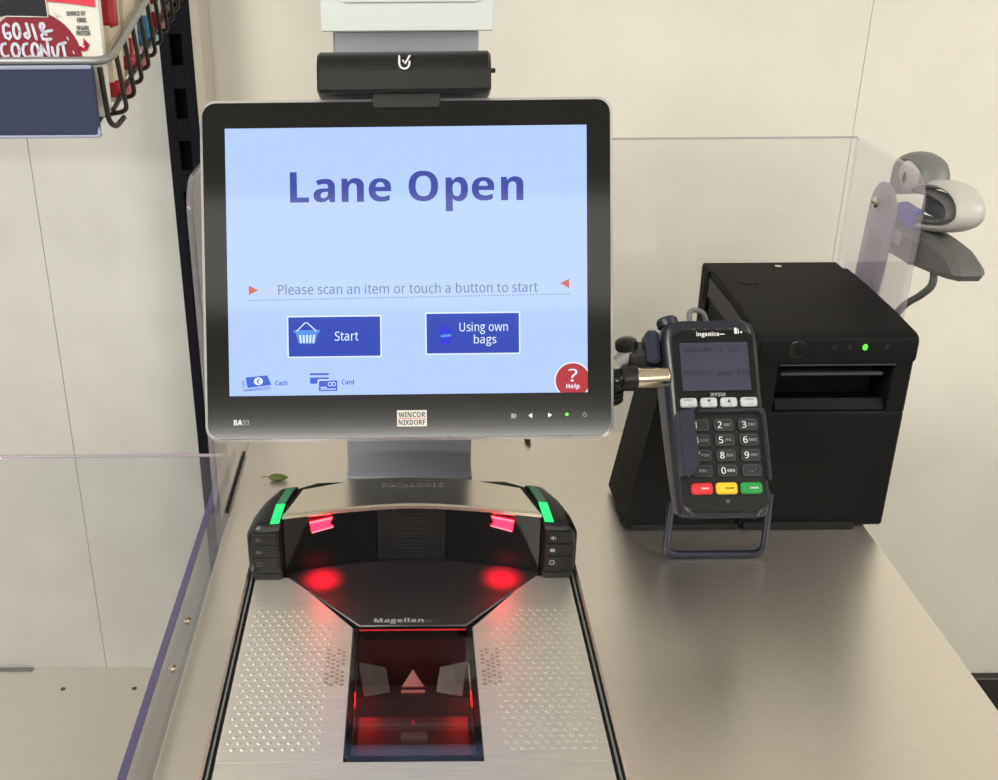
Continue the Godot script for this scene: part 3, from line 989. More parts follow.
# ---------------------------------------------------------------- clear guard and side screen
func build_guard() -> void:
	var t := thing("acrylic_guard", "clear lilac-tinted acrylic guard standing around the back and sides of the counter", "guard", Vector3(0, 0, 0))
	part("back_sheet", Shape.new().box(Vector3(0.142, 0.1455, -1.156), Vector3(0.664, 0.391, 0.006), 0.0012), "acrylic_clear", t)
	var wing := func(front: float, top: float) -> PackedVector2Array:
		# outline in (-z, y)
		var o := PackedVector2Array([Vector2(1.156, -0.05), Vector2(front, -0.05)])
		for i in 7:
			var a := PI - PI / 2 * i / 6
			o.append(Vector2(front + 0.032 + 0.032 * cos(a), top - 0.032 + 0.032 * sin(a)))
		o.append(Vector2(1.156, top))
		return o
	var side := Basis(Vector3(0, 0, -1), Vector3(0, 1, 0), Vector3(1, 0, 0))
	var wr := part("side_wing", Shape.new().slab(wing.call(0.986, 0.341), 0.006, 0.0015, Transform3D(side, Vector3(0.4705, 0, 0))), "acrylic", t)
	part("side_wing", Shape.new().slab(wing.call(0.935, 0.352), 0.006, 0.0015, Transform3D(side, Vector3(-0.1955, 0, 0))), "acrylic", t)
	# polished top edges
	part("top_edge", Shape.new().box(Vector3(0.142, 0.3416, -1.156), Vector3(0.66, 0.0010, 0.0056), 0.0002), "edge_pale", t)
	# mounting plate and its screw seen through the right wing
	var mp := part("mounting_plate", Shape.new().round_box(Vector3.ZERO, Vector3(0.062, 0.16, 0.003), 0.03, 0.0008, Transform3D.IDENTITY, 8), "frosted_plate", wr, Transform3D(Basis(Vector3(0, 0, -1), Vector3(0, 1, 0), Vector3(1, 0, 0)) * Basis(Vector3.BACK, 0.10), Vector3(0.4785, 0.232, -1.084)))
	var rib := Shape.new()
	for i in 6:
		rib.box(Vector3(-0.016 + i * 0.0064, -0.02, -0.0018), Vector3(0.0008, 0.09, 0.0008), 0.0)
	for i in 10:
		rib.box(Vector3(0, -0.06 + i * 0.009, -0.0018), Vector3(0.036, 0.0008, 0.0008), 0.0)
	part("grid_ribs", rib, "edge_pale", mp)
	var sc := part("screw", Shape.new().lathe([[0.0055, 0.0], [0.0055, 0.0012], [0.004, 0.003], [0.0008, 0.0038]], Transform3D(Basis(Vector3.BACK, PI / 2), Vector3.ZERO), 14), "chrome", wr, Transform3D(Basis.IDENTITY, Vector3(0.4703, 0.2915, -1.079)))
	part("screw_slot", Shape.new().box(Vector3(-0.0036, 0, 0), Vector3(0.001, 0.0012, 0.006), 0.0), "gap_black", sc)
	part("foot_seal", Shape.new().box(Vector3(-0.1905, 0.0015, -1.035), Vector3(0.004, 0.006, 0.13), 0.001), "gap_black", t)
	# low clear screen along the left flank of the counter
	var l := thing("acrylic_side_screen", "low clear acrylic screen with violet edges along the left side of the counter", "screen", Vector3(-0.2, 0, 0))
	part("long_sheet", Shape.new().box(Vector3(0, -0.437, -0.745), Vector3(0.006, 0.926, 0.60), 0.001), "acrylic_smoke", l)
	part("long_edge", Shape.new().box(Vector3(0, 0.0268, -0.745), Vector3(0.0062, 0.0016, 0.60), 0.0004), "acrylic_edge", l)
	part("cross_sheet", Shape.new().box(Vector3(-0.30, -0.437, -1.046), Vector3(0.60, 0.926, 0.005), 0.001), "acrylic_grey", l)
	part("cross_edge", Shape.new().box(Vector3(-0.30, 0.0268, -1.046), Vector3(0.60, 0.0016, 0.005), 0.0004), "edge_pale", l)
	for z in [-0.787, -0.722]:
		part("bolt", Shape.new().lathe([[0.0038, 0.0], [0.0038, 0.002], [0.002, 0.0035], [0.0002, 0.0038]], Transform3D(Basis(Vector3.BACK, -PI / 2), Vector3(0.003, 0.0, z)), 12), "chrome", l)

# ---------------------------------------------------------------- receipt printer
func build_printer() -> void:
	var t := thing("receipt_printer", "matt black receipt printer with a green light on its front panel", "printer", Vector3(0.395, 0, -1.03))
	var o := Transform3D(Basis.IDENTITY, -t.position)
	var s := Shape.new()
	# lower housing with a recess for the paper slot
	s.box(Vector3(0.3945, 0.0655, -1.032), Vector3(0.1450, 0.125, 0.200), 0.002)
	s.box(Vector3(0.3320, 0.1535, -1.032), Vector3(0.0200, 0.055, 0.200), 0.002)
	s.box(Vector3(0.4585, 0.1535, -1.032), Vector3(0.0170, 0.055, 0.200), 0.002)
	s.box(Vector3(0.396, 0.1535, -1.055), Vector3(0.110, 0.055, 0.154), 0.001)
	part("housing", s, "printer_black", t, o)
	# slot: tear bars and lip
	part("slot_lip", Shape.new().slab(pts2([[-0.052, 0], [0.052, 0], [0.052, 0.012], [-0.052, 0.012]]), 0.003, 0.0006), "printer_black", t, o * Transform3D(Basis(Vector3.RIGHT, -0.7), Vector3(0.3965, 0.128, -0.936)))
	part("tear_bar", Shape.new().box(Vector3(0.3965, 0.1765, -0.9345), Vector3(0.109, 0.0016, 0.005), 0.0005), "key_rim", t, o)
	part("tear_bar", Shape.new().box(Vector3(0.3950, 0.1650, -0.9400), Vector3(0.096, 0.0030, 0.006), 0.0008), "key_rim", t, o)
	# lid: rounded front, left side cut back to a curve
	var side := Basis(Vector3(0, 0, -1), Vector3(0, 1, 0), Vector3(1, 0, 0))
	var lid := pts2([[0.930, 0.1805], [0.9285, 0.1830], [0.9285, 0.200], [0.9305, 0.2045], [0.936, 0.2072], [0.99, 0.2105], [1.06, 0.2120], [1.112, 0.2115], [1.112, 0.1805]])
	part("lid", Shape.new().slab(lid, 0.1465, 0.0015, Transform3D(side, Vector3(0.3205, 0, 0))), "printer_black", t, o)
	part("rear_cover", Shape.new().slab(pts2([[1.1135, 0.12], [1.1135, 0.2085], [1.143, 0.2085], [1.143, 0.12]]), 0.1480, 0.002, Transform3D(side, Vector3(0.3190, 0, 0))), "printer_black", t, o)
	part("thumb_hole", Shape.new().slab(Shape.disc(0.0105, 20, 0.0085), 0.0012, 0.0003, Transform3D(FLAT, Vector3(0.3475, 0.2117, -1.068))), "gap_black", t, o)
	part("cover_screw", Shape.new().lathe([[0.0036, 0], [0.0036, 0.001], [0.002, 0.0018], [0.0002, 0.002]], Transform3D(Basis.IDENTITY, Vector3(0.3975, 0.2083, -1.128)), 12), "chrome", t, o)
	part("latch_slit", Shape.new().box(Vector3(0.4085, 0.2092, -1.1140), Vector3(0.028, 0.001, 0.003), 0.0002), "gap_black", t, o)
	# sunk side flank of the lid
	part("side_flank", Shape.new().slab(pts2([[0.945, 0.182], [1.11, 0.182], [1.11, 0.202], [1.03, 0.2035], [0.975, 0.2005]]), 0.0016, 0.0004, Transform3D(side, Vector3(0.3192, 0, 0))), "printer_flank", t, o)
	part("side_slit", Shape.new().box(Vector3(0.3186, 0.188, -1.124), Vector3(0.0012, 0.032, 0.004), 0.0002), "gap_black", t, o)
	# front panel: feed button and four indicator holes, one lit
	part("feed_button", Shape.new().lathe([[0.0085, 0], [0.0085, 0.001], [0.0070, 0.0018], [0.0002, 0.0014]], Transform3D(Basis(Vector3.RIGHT, PI / 2), Vector3(0.3555, 0.1945, -0.9287)), 20), "printer_gloss", t, o)
	for q in [[0.3892, "gap_black"], [0.4028, "gap_black"], [0.4175, "green_light"], [0.4368, "gap_black"]]:
		var lit: bool = q[1] == "green_light"
		part("green_light" if lit else "indicator", Shape.new().lathe([[0.0032, 0], [0.0030, 0.0006], [0.0002, 0.0009]], Transform3D(Basis(Vector3.RIGHT, PI / 2) * Basis.from_scale(Vector3(0.75 if lit else 0.8, 1, 1.0)), Vector3(q[0], 0.1958, -0.9287)), 14), q[1], t, o)
	part("seam", Shape.new().box(Vector3(0.394, 0.1800, -1.03), Vector3(0.1435, 0.003, 0.196), 0.0002), "gap_black", t, o)
	part("foot", Shape.new().box(Vector3(0.383, 0.0042, -1.03), Vector3(0.110, 0.0084, 0.203), 0.001), "gap_black", t, o)
	# black stand the printer is pushed against, with a small grille
	var st := thing("printer_stand", "black sloped housing with a small speaker grille to the left of the receipt printer", "housing", Vector3(0.265, 0, -0.97))
	o = Transform3D(Basis.IDENTITY, -st.position)
	s = Shape.new()
	s.loft([
		pts3([[0.2105, 0.006, -0.9315], [0.3200, 0.006, -0.9315], [0.3200, 0.006, -1.012], [0.2085, 0.006, -1.012]]),
		pts3([[0.2330, 0.146, -0.9345], [0.3200, 0.146, -0.9345], [0.3200, 0.146, -1.034], [0.2390, 0.146, -1.034]])])
	part("shell", s, "printer_black", st, o)
	part("foot", Shape.new().box(Vector3(0.270, 0.0032, -0.97), Vector3(0.106, 0.0064, 0.082), 0.001), "gap_black", st, o)
	s = Shape.new()
	for i in 6:
		for j in 10:
			s.slab(Shape.disc(0.0011, 6), 0.0004, 0.0, Transform3D(Basis.IDENTITY, Vector3(0.229 + i * 0.0034, 0.066 + j * 0.0042, -0.9335 + 0.0006)))
	part("speaker_holes", s, "gap_black", st, o).set_meta("kind", "stuff")

# ---------------------------------------------------------------- payment terminal
func build_terminal() -> void:
	var t := thing("payment_terminal", "dark card payment terminal with coloured keys on an arm before the printer", "terminal", Vector3(0.2570, 0.1700, -0.8300))
	t.basis = Basis(Vector3.UP, deg_to_rad(-1.0)) * Basis(Vector3.RIGHT, deg_to_rad(-39.0)) * Basis(Vector3.BACK, deg_to_rad(1.0))
	var k := 1.015
	# shell: loft from bottom to top of rounded sections (x across, z thickness)
	var rings := []
	for q in [[-0.0815, 0.060, 0.010], [-0.0795, 0.070, 0.020], [-0.074, 0.0765, 0.032], [-0.04, 0.0790, 0.038], [0.0, 0.0815, 0.041], [0.04, 0.0830, 0.044], [0.07, 0.0840, 0.046], [0.081, 0.0815, 0.042], [0.0870, 0.076, 0.034], [0.0890, 0.066, 0.022]]:
		var ring := PackedVector3Array()
		for c in Shape.rrect(q[1], q[2], 0.010, 5):
			ring.append(Vector3(c.x + 0.0026, q[0], c.y - q[2] / 2 - 0.0005))
		rings.append(ring)
	part("shell", Shape.new().loft(rings), "terminal_body", t)
	part("face_plate", Shape.new().round_box(Vector3(0.0036, 0.0015, 0.0), Vector3(0.0715, 0.159, 0.0034), 0.012, 0.001, Transform3D.IDENTITY, 6), "terminal_front", t)
	# glossy window with the display
	var win := part("display_window", Shape.new().round_box(Vector3(0.0036, 0.0480, 0.0018), Vector3(0.0690, 0.0620, 0.0016), 0.010, 0.0005, Transform3D.IDENTITY, 6), "black_gloss", t)
	var lcd := part("display", Shape.new().round_box(Vector3(0.0034, 0.0470, 0.0027), Vector3(0.0580, 0.0425, 0.0004), 0.0008, 0.0001), "lcd", t)
	letters("display_words", "Welcome to till", mono, 0.048, 0.0056, Vector3(0.0030, 0.0625, 0.0029), "lcd_ink", lcd)
	letters("display_words", "Protect your PIN", mono, 0.0545, 0.0070, Vector3(0.0040, 0.0405, 0.0029), "lcd_ink", lcd)
	letters("lettering", "ingenico", bold, 0.0195, 0.0052, Vector3(-0.0005, 0.0755, 0.0027), "white_print", win)
	part("lettering_tail", Shape.new().box(Vector3(0.0117, 0.0756, 0.0027), Vector3(0.004, 0.0007, 0.0002), 0.0), "white_print", win)
	letters("lettering", "iPP350", bold, 0.0125, 0.0034, Vector3(0.0038, 0.0222, 0.0027), "grey_print", win)
	var ic := Shape.new()
	ic.round_box(Vector3(0.0235, 0.0785, 0.0027), Vector3(0.0022, 0.0055, 0.0002), 0.0006, 0.0)
	ic.box(Vector3(0.0257, 0.0780, 0.0027), Vector3(0.0008, 0.0045, 0.0002), 0.0)
	ic.slab(Shape.disc(0.0009, 10), 0.0002, 0.0, Transform3D(Basis.IDENTITY, Vector3(0.0282, 0.0772, 0.0026)))
	part("card_icon", ic, "white_print", win)
	for i in 4:
		part("status_light", Shape.new().round_box(Vector3(-0.0125 + i * 0.0105, 0.0805, 0.0027), Vector3(0.0036, 0.0010, 0.0002), 0.0004, 0.0), "dim_print", win)
	# four white function keys
	for i in 4:
		var x := 0.0036 + (i - 1.5) * 0.01690
		var key := part("function_key", Shape.new().round_box(Vector3.ZERO, Vector3(0.0140, 0.0083, 0.0034), 0.0022, 0.0008, Transform3D.IDENTITY, 4), "key_white", t, Transform3D(Basis.IDENTITY, Vector3(x, 0.0150, 0.0030)))
		var ic2 := Shape.new()
		if i == 1:
			ic2.slab(pts2([[-0.0016, 0.0024], [0.0016, 0.0024], [0, -0.0002]]), 0.0002)
		elif i == 2:
			ic2.slab(pts2([[-0.0016, -0.0002], [0.0016, -0.0002], [0, 0.0026]]), 0.0002)
		else:
			ic2.box(Vector3(0.0005 if i == 3 else -0.0005, 0.0022, 0.0001), Vector3(0.0072, 0.0005, 0.0002), 0.0)
		part("key_mark", ic2, "badge_black", key, Transform3D(Basis.IDENTITY, Vector3(0, 0, 0.0017)))
		letters("key_caption", "F" + str(i + 1), sans, 0.0028, 0.0018, Vector3(0.0012, -0.0020, 0.0018), "grey_print", key)
	# raised wall round the key pad, low on the right, a tall privacy shield on the left
	var wall := PackedVector2Array()
	for i in 6:
		var a := PI / 2 + PI / 2 * i / 5
		wall.append(Vector2(-0.0155 + 0.006 * cos(a), 0.0020 + 0.006 * sin(a)))
	for q in [[-0.0200, -0.040], [-0.0250, -0.0470], [-0.0290, -0.0500], [-0.0345, -0.0500], [-0.0345, 0.0045], [-0.0240, 0.0068]]:
		wall.append(Vector2(q[0], q[1]))
	part("privacy_shield", Shape.new().slab(wall, 0.0190, 0.0012, Transform3D(Basis.IDENTITY, Vector3(0, 0, 0.0005))), "shield_blue", t)
	part("key_pad_rim", Shape.new().slab(pts2([[-0.017, 0.0088], [0.0400, 0.0088], [0.0415, 0.0040], [0.0415, -0.052], [0.0385, -0.052], [0.0380, 0.0025], [0.0355, 0.0058], [-0.017, 0.0058]]), 0.0060, 0.0008, Transform3D(Basis.IDENTITY, Vector3(0, 0, 0.0005))), "terminal_body", t)
	var caps := [["1", ""], ["2", "ABC"], ["3", "DEF"], ["4", "GHI"], ["5", "JKL"], ["6", "MNO"], ["7", "PQR"], ["8", "TUV"], ["9", "WXY"], ["", "MENU"], ["0", "---"], ["", ". , '"]]
	for r in 4:
		for c in 3:
			var key := part("number_key", Shape.new().round_box(Vector3.ZERO, Vector3(0.0150, 0.0088, 0.0030), 0.0022, 0.0007, Transform3D.IDENTITY, 3), "key_dark", t, Transform3D(Basis.IDENTITY, Vector3(0.0060 + (c - 1) * 0.0204, -0.0045 - r * 0.0130, 0.0024)))
			var ring := Shape.rrect(0.0150, 0.0088, 0.0022, 3)
			ring.append(ring[0])
			part("key_rim", Shape.new().stroke(ring, 0.0009, 0.0006), "key_rim", key, Transform3D(Basis.IDENTITY, Vector3(0, 0, 0.0006)))
			var q: Array = caps[r * 3 + c]
			if q[0]:
				letters("key_number", q[0], sans, 0, 0.0056, Vector3(-0.0034, 0, 0.0016), "white_print", key)
			if q[1]:
				letters("key_letters", q[1], sans, 0.0062, 0.0024, Vector3(0.0028 if q[0] else 0.0, 0, 0.0016), "grey_print", key)
	for q in [["cancel_key", "key_red", -1, "CANCEL", "white_print"], ["clear_key", "key_yellow", 0, "CLEAR", "badge_black"], ["enter_key", "key_green", 1, "ENTER", "white_print"]]:
		var key := part(q[0], Shape.new().round_box(Vector3.ZERO, Vector3(0.0178, 0.0098, 0.0040), 0.0026, 0.0010, Transform3D.IDENTITY, 4), q[1], t, Transform3D(Basis.IDENTITY, Vector3(0.0040 + q[2] * 0.0204, -0.0585, 0.0030)))
		letters("key_caption", q[3], bold, 0.0068, 0.0015, Vector3(0.0022, 0, 0.0021), q[4], key)
	part("braille_mark", Shape.new().box(Vector3(0.0045, -0.0690, 0.0018), Vector3(0.003, 0.0028, 0.0003), 0.0), "dim_print", t)
	# knobs on the upper left flank
	part("side_knob", Shape.new().box(Vector3(-0.0465, 0.068, -0.014), Vector3(0.012, 0.030, 0.022), 0.003), "shield_blue", t)
	part("top_knob", Shape.new().lathe([[0.0005, 0.0], [0.0095, 0.0005], [0.0095, 0.0060], [0.0075, 0.0085], [0.0005, 0.0090]], Transform3D(Basis(Vector3.BACK, 0.2), Vector3(-0.0285, 0.0900, -0.020)), 18), "shield_blue", t)
	part("card_slot_side", Shape.new().box(Vector3(0.0432, 0.040, -0.012), Vector3(0.002, 0.05, 0.006), 0.0006), "black_matt", t)
	# cable looping off the top
	var cb := bend(pts3([[-0.010, 0.080, -0.014], [-0.010, 0.107, -0.020], [0.008, 0.107, -0.030], [0.012, 0.070, -0.048]]), 0.014, 6)
	part("cable", Shape.new().tube(cb, 0.0024, 8), "grey_mid", t)
	# bail stand: one bent wire reaching from the terminal down to the counter
	var w := thing("wire_stand", "black bent wire loop standing on the counter under the payment terminal", "stand", Vector3(0.289, 0.0, -0.8775))
	var bail := bend(pts3([[-0.0475, 0.062, -0.004], [-0.0485, 0.004, -0.003], [0.0450, 0.004, -0.003], [0.0430, 0.070, -0.004]]), 0.012, 6)
	part("loop", Shape.new().tube(bail, 0.0036, 10), "shield_blue", w)
	part("cross_bar", Shape.new().tube(pts3([[-0.0475, 0.062, -0.004], [0.0430, 0.070, -0.004]]), 0.003, 8), "shield_blue", w)
	part("upright", Shape.new().box(Vector3(-0.02, 0.085, -0.006), Vector3(0.03, 0.05, 0.006), 0.002), "shield_blue", w)
	# arm with chrome tube and clamps
	var a := thing("terminal_arm", "chrome and black clamp arm reaching from behind the monitor to the payment terminal", "arm", Vector3(0.19, 0.198, -0.86))
	var o := Transform3D(Basis.IDENTITY, -a.position)
	var along := Basis(Vector3.BACK, -PI / 2)
	part("chrome_tube", Shape.new().lathe([[0.0088, 0.0], [0.0095, 0.001], [0.0095, 0.027], [0.0088, 0.028]], o * Transform3D(along, Vector3(0.194, 0.196, -0.862)), 20), "chrome", a)
	part("collar", Shape.new().lathe([[0.0095, 0.0], [0.0115, 0.002], [0.0115, 0.013], [0.0100, 0.014]], o * Transform3D(along, Vector3(0.181, 0.196, -0.862)), 20), "black_satin", a)
	part("ball_joint", Shape.new().ball(o * Vector3(0.1775, 0.194, -0.862), 0.0105), "black_gloss", a)
	var rr := Shape.new()
	for i in 4:
		rr.lathe([[0.010, 0.0], [0.0125, 0.0012], [0.0125, 0.0028], [0.010, 0.004]], o * Transform3D(Basis(Vector3.BACK, 0.15), Vector3(0.1735, 0.1835 - i * 0.0042, -0.867)), 18)
	part("ribbed_boot", rr, "black_matt", a)
	part("bracket", Shape.new().box(o * Vector3(0.203, 0.2020, -0.890), Vector3(0.026, 0.022, 0.03), 0.002), "printer_flank", a)
	part("white_stub", Shape.new().lathe([[0.0075, 0], [0.0075, 0.016]], o * Transform3D(Basis(Vector3.BACK, -0.7), Vector3(0.1835, 0.2000, -0.885)), 16), "grey_pale", a)
	part("stub_cap", Shape.new().lathe([[0.0095, 0.0], [0.0100, 0.002], [0.0095, 0.007], [0.006, 0.0095], [0.0003, 0.0100]], o * Transform3D(Basis(Vector3.BACK, 0.15), Vector3(0.189, 0.2140, -0.885)), 18), "black_satin", a)
	part("arm_rod", Shape.new().tube(bend(pts3([[0.055, 0.2, -1.04], [0.13, 0.2, -1.0], [0.172, 0.196, -0.90], [0.172, 0.193, -0.865]]), 0.02, 5), 0.007, 10), "black_satin", a, o)

# ---------------------------------------------------------------- hand-held scanner in its cradle
func build_handheld() -> void:
	var h := thing("handheld_scanner", "grey and white hand-held barcode scanner resting in a cradle outside the clear guard", "scanner", Vector3(0.495, 0.249, -1.0))
	h.scale = Vector3.ONE * 0.88
	var o := Transform3D(Basis.IDENTITY, -Vector3(0.505, 0.24, -1.0))
	# loop handle: a flattened band
	var ring := []
	var pts := pts3([[0.506, 0.318, -1.045], [0.508, 0.326, -1.020], [0.510, 0.331, -0.995], [0.512, 0.330, -0.970], [0.512, 0.322, -0.950], [0.511, 0.309, -0.944], [0.509, 0.298, -0.956], [0.507, 0.290, -0.980], [0.505, 0.284, -1.005], [0.503, 0.281, -1.030]])
	part("loop_handle", Shape.new().tube(smooth_line(pts, 3), 0.0150, 12, false, 0.36, Vector3.RIGHT), "grey_pale", h, o)
	var inner := pts3([[0.498, 0.316, -1.035], [0.500, 0.321, -0.995], [0.502, 0.318, -0.965], [0.501, 0.307, -0.955], [0.499, 0.297, -0.975], [0.497, 0.290, -1.02]])
	part("inner_grip", Shape.new().tube(smooth_line(inner, 3), 0.0100, 10, false, 0.36, Vector3.RIGHT), "grey_dark", h, o)
	part("grip_web", Shape.new().slab(pts2([[1.04, 0.292], [1.00, 0.293], [0.968, 0.300], [0.954, 0.308], [0.958, 0.318], [0.975, 0.322], [1.01, 0.321], [1.04, 0.316]]), 0.006, 0.001, Transform3D(Basis(Vector3(0, 0, -1), Vector3(0, 1, 0), Vector3(1, 0, 0)), Vector3(0.506, 0, 0))), "grey_dark", h, o)
	# head: hood of dark grey with a pale insert and a black lens
	var head := pts3([[0.503, 0.300, -1.085], [0.503, 0.332, -1.085], [0.505, 0.345, -1.060], [0.506, 0.342, -1.030], [0.506, 0.325, -1.018]])
	part("hood", Shape.new().tube(smooth_line(head, 4), 0.0160, 12, false, 0.5, Vector3.RIGHT), "grey_mid", h, o)
	part("insert", Shape.new().ball(o * Vector3(0.494, 0.328, -1.052), 0.019, Vector3(0.55, 0.95, 1.2)), "grey_pale", h)
	part("lens", Shape.new().ball(o * Vector3(0.4845, 0.327, -1.047), 0.0042, Vector3(0.5, 1.5, 0.8)), "gap_black", h)
	part("trigger", Shape.new().round_box(o * Vector3(0.493, 0.288, -1.035), Vector3(0.012, 0.022, 0.04), 0.004, 0.002), "blue_accent", h)
	# cradle: curved tongue on a bracket screwed to the guard
	var c := thing("scanner_cradle", "dark grey tongue-shaped scanner cradle fixed to the right side of the clear guard", "cradle", Vector3(0.496, 0.245, -1.0))
	var side := Basis(Vector3(0, 0, -1), Vector3(0, 1, 0), Vector3(1, 0, 0))
	var tongue := pts2([[1.085, 0.285], [1.045, 0.283], [1.01, 0.279], [0.975, 0.279], [0.945, 0.277], [0.925, 0.270], [0.918, 0.262], [0.922, 0.256], [0.945, 0.251], [0.98, 0.246], [1.02, 0.241], [1.06, 0.238], [1.085, 0.237]])
	part("tongue", Shape.new().slab(tongue, 0.030, 0.006, Transform3D(side, Vector3(0.4900, 0, 0))), "grey_dark", c, o)
	part("channel", Shape.new().box(o * Vector3(0.4905, 0.270, -1.03), Vector3(0.004, 0.004, 0.07), 0.001), "grey_mid", c)
	part("channel", Shape.new().box(o * Vector3(0.4905, 0.246, -1.04), Vector3(0.004, 0.004, 0.07), 0.001), "grey_mid", c)
	part("bracket", Shape.new().box(o * Vector3(0.4940, 0.262, -1.045), Vector3(0.010, 0.018, 0.024), 0.002), "frosted_plate", c)
	part("cable", Shape.new().tube(smooth_line(pts3([[0.505, 0.246, -0.985], [0.507, 0.225, -0.985], [0.506, 0.205, -1.005], [0.503, 0.175, -1.04], [0.495, 0.10, -1.08], [0.480, 0.0, -1.12], [0.47, -0.08, -1.16]]), 4), 0.0042, 8), "grey_dark", h, o)

func smooth_line(a: PackedVector3Array, n: int) -> PackedVector3Array:
	var o := PackedVector3Array()
	var m := a.size()
	for i in m - 1:
		var p0 := a[maxi(i - 1, 0)]
		var p3 := a[mini(i + 2, m - 1)]
		for j in n:
			o.append(a[i].cubic_interpolate(a[i + 1], p0, p3, float(j) / n))
	o.append(a[m - 1])
	return o

# ---------------------------------------------------------------- shelving rack with the wire basket of pouches
func rim_y(z: float) -> float:
	return 0.4535 + (-0.935 - z) * 0.225

func build_rack() -> void:
	var t := thing("display_rack", "black slotted shelving upright with pale back panels and a beige base shelf", "rack", Vector3(-0.33, -0.9, -1.64))
	var o := Transform3D(Basis.IDENTITY, -t.position)
	# upright with punched slots: strips round the holes
	var slots := [0.3770, 0.3005, 0.2250, 0.1495, 0.0740, -0.0015, 0.4535, 0.530, 0.606]
	slots.sort()
	var s := Shape.new()
	s.box(Vector3(-0.3490, 0.0, -1.640), Vector3(0.0150, 1.8, 0.030), 0.001)
	s.box(Vector3(-0.3165, 0.0, -1.640), Vector3(0.0150, 1.8, 0.030), 0.001)
	s.box(Vector3(-0.3328, 0.0, -1.652), Vector3(0.0300, 1.8, 0.004), 0.001)
	var prev := -0.9
	for y in slots:
		s.box(Vector3(-0.3328, (prev + y - 0.022) / 2, -1.640), Vector3(0.018, y - 0.022 - prev, 0.0296), 0.0)
		prev = y + 0.022
	s.box(Vector3(-0.3328, (prev + 0.9) / 2, -1.640), Vector3(0.018, 0.9 - prev, 0.0296), 0.0)
	part("upright", s, "rack_black", t, o)
	part("side_strip", Shape.new().box(Vector3(-0.3020, 0.0, -1.665), Vector3(0.013, 1.8, 0.085), 0.001), "rack_side", t, o)
	# back panels with a narrow joint
	var xs := [-1.25, -0.578, -0.357]
	for i in 2:
		part("back_panel", Shape.new().box(Vector3((xs[i] + xs[i + 1]) / 2, -0.0, -1.668), Vector3(xs[i + 1] - xs[i] - 0.0009, 1.8, 0.012), 0.0004), "rack_panel", t, o)
	part("panel_rail", Shape.new().box(Vector3(-0.80, 0.0, -1.688), Vector3(0.90, 1.8, 0.0255), 0.0), "rack_panel", t, o)
	# base shelf
	s = Shape.new()
	s.box(Vector3(-0.80, -0.752, -1.43), Vector3(0.90, 0.008, 0.462), 0.002)
	part("base_shelf", s, "shelf_beige" if M.has("shelf_beige") else "rack_side", t, o)
	part("shelf_fascia", Shape.new().box(Vector3(-0.80, -0.826, -1.21), Vector3(0.90, 0.14, 0.012), 0.002), "rack_side", t, o)
	for x in [-0.512, -0.643, -0.775]:
		part("fixing_hole", Shape.new().slab(Shape.disc(0.0048, 12), 0.0006, 0.0, Transform3D(FLAT, Vector3(x, -0.7482, -1.602))), "gap_black", t, o)
	part("panel_clip", Shape.new().box(Vector3(-0.765, -0.745, -1.655), Vector3(0.10, 0.004, 0.008), 0.001), "grey_dark", t, o)
	# wire basket
	var b := thing("wire_basket", "dark wire basket with a navy price rail holding snack pouches on the rack", "basket", Vector3(-0.5, 0.4, -1.0))
	o = Transform3D(Basis.IDENTITY, -b.position)
	var X := -0.2475
	var L := -0.95
	var rim := bend(pts3([[L, rim_y(-0.935), -0.935], [X, rim_y(-0.935), -0.935], [X, rim_y(-1.625), -1.625]]), 0.016, 6)
	part("rim", Shape.new().tube(rim, 0.0036, 10), "wire_grey", b, o)
	for i in 19:
		var z := -0.958 - i * 0.0335
		var yt := rim_y(z)
		var w := bend(pts3([[X, yt, z], [X + 0.001, yt - 0.0525, z - 0.014], [X - 0.020, yt - 0.0560, z - 0.014], [L, yt - 0.0560, z - 0.014]]), 0.006, 4)
		part("wire", Shape.new().tube(w, 0.0021, 8), "wire", b, o)
	for q in [[X - 0.004, 0.0440], [X - 0.022, 0.0600], [X - 0.16, 0.0600], [X - 0.32, 0.0600]]:
		part("long_wire", Shape.new().tube(pts3([[q[0], rim_y(-0.945) - q[1], -0.945], [q[0], rim_y(-1.62) - q[1], -1.62]]), 0.0021, 8), "wire", b, o)
	part("front_hook", Shape.new().tube(bend(pts3([[X - 0.0095, 0.448, -0.938], [X - 0.0085, 0.402, -0.944], [X - 0.005, 0.396, -0.952], [X - 0.001, 0.402, -0.966]]), 0.006, 4), 0.0024, 8), "wire", b, o)
	# price rail
	var rl := part("price_rail", Shape.new().box(Vector3(-0.61, 0.4215, -0.9300), Vector3(0.70, 0.058, 0.005), 0.0012), "rail_blue", b, o)
	part("rail_strip", Shape.new().box(Vector3(-0.61, 0.3932, -0.9295), Vector3(0.70, 0.0022, 0.008), 0.0006), "rail_edge", rl)
	part("rail_strip", Shape.new().box(Vector3(-0.61, 0.4495, -0.9282), Vector3(0.698, 0.0030, 0.004), 0.0006), "rail_edge", rl)
	part("scuffed_corner", Shape.new().slab(pts2([[0, 0], [0.0016, 0.004], [0.0004, 0.009], [-0.0010, 0.006], [-0.0016, 0.0022], [-0.0075, 0.0014], [-0.009, 0]]), 0.0008), "rail_edge", rl, Transform3D(Basis.IDENTITY, Vector3(-0.2606, 0.3925, -0.9274)))
	# pouches
	goji_pouch()
	pouch("snack_pouch", "cream and red snack pouch standing second from the front of the wire basket", Vector3(-0.336, 0.4090, -1.004), 0.165, 0.205, 0.045, 0.03, 0)
	pouch("snack_pouch", "cream snack pouch with a dark red foot showing through the basket's side wires", Vector3(-0.337, 0.4240, -1.066), 0.168, 0.200, 0.045, -0.03, 1)
	pouch("snack_pouch", "white and blue snack pouch in the middle of the wire basket", Vector3(-0.338, 0.4370, -1.128), 0.170, 0.190, 0.040, 0.06, 2)
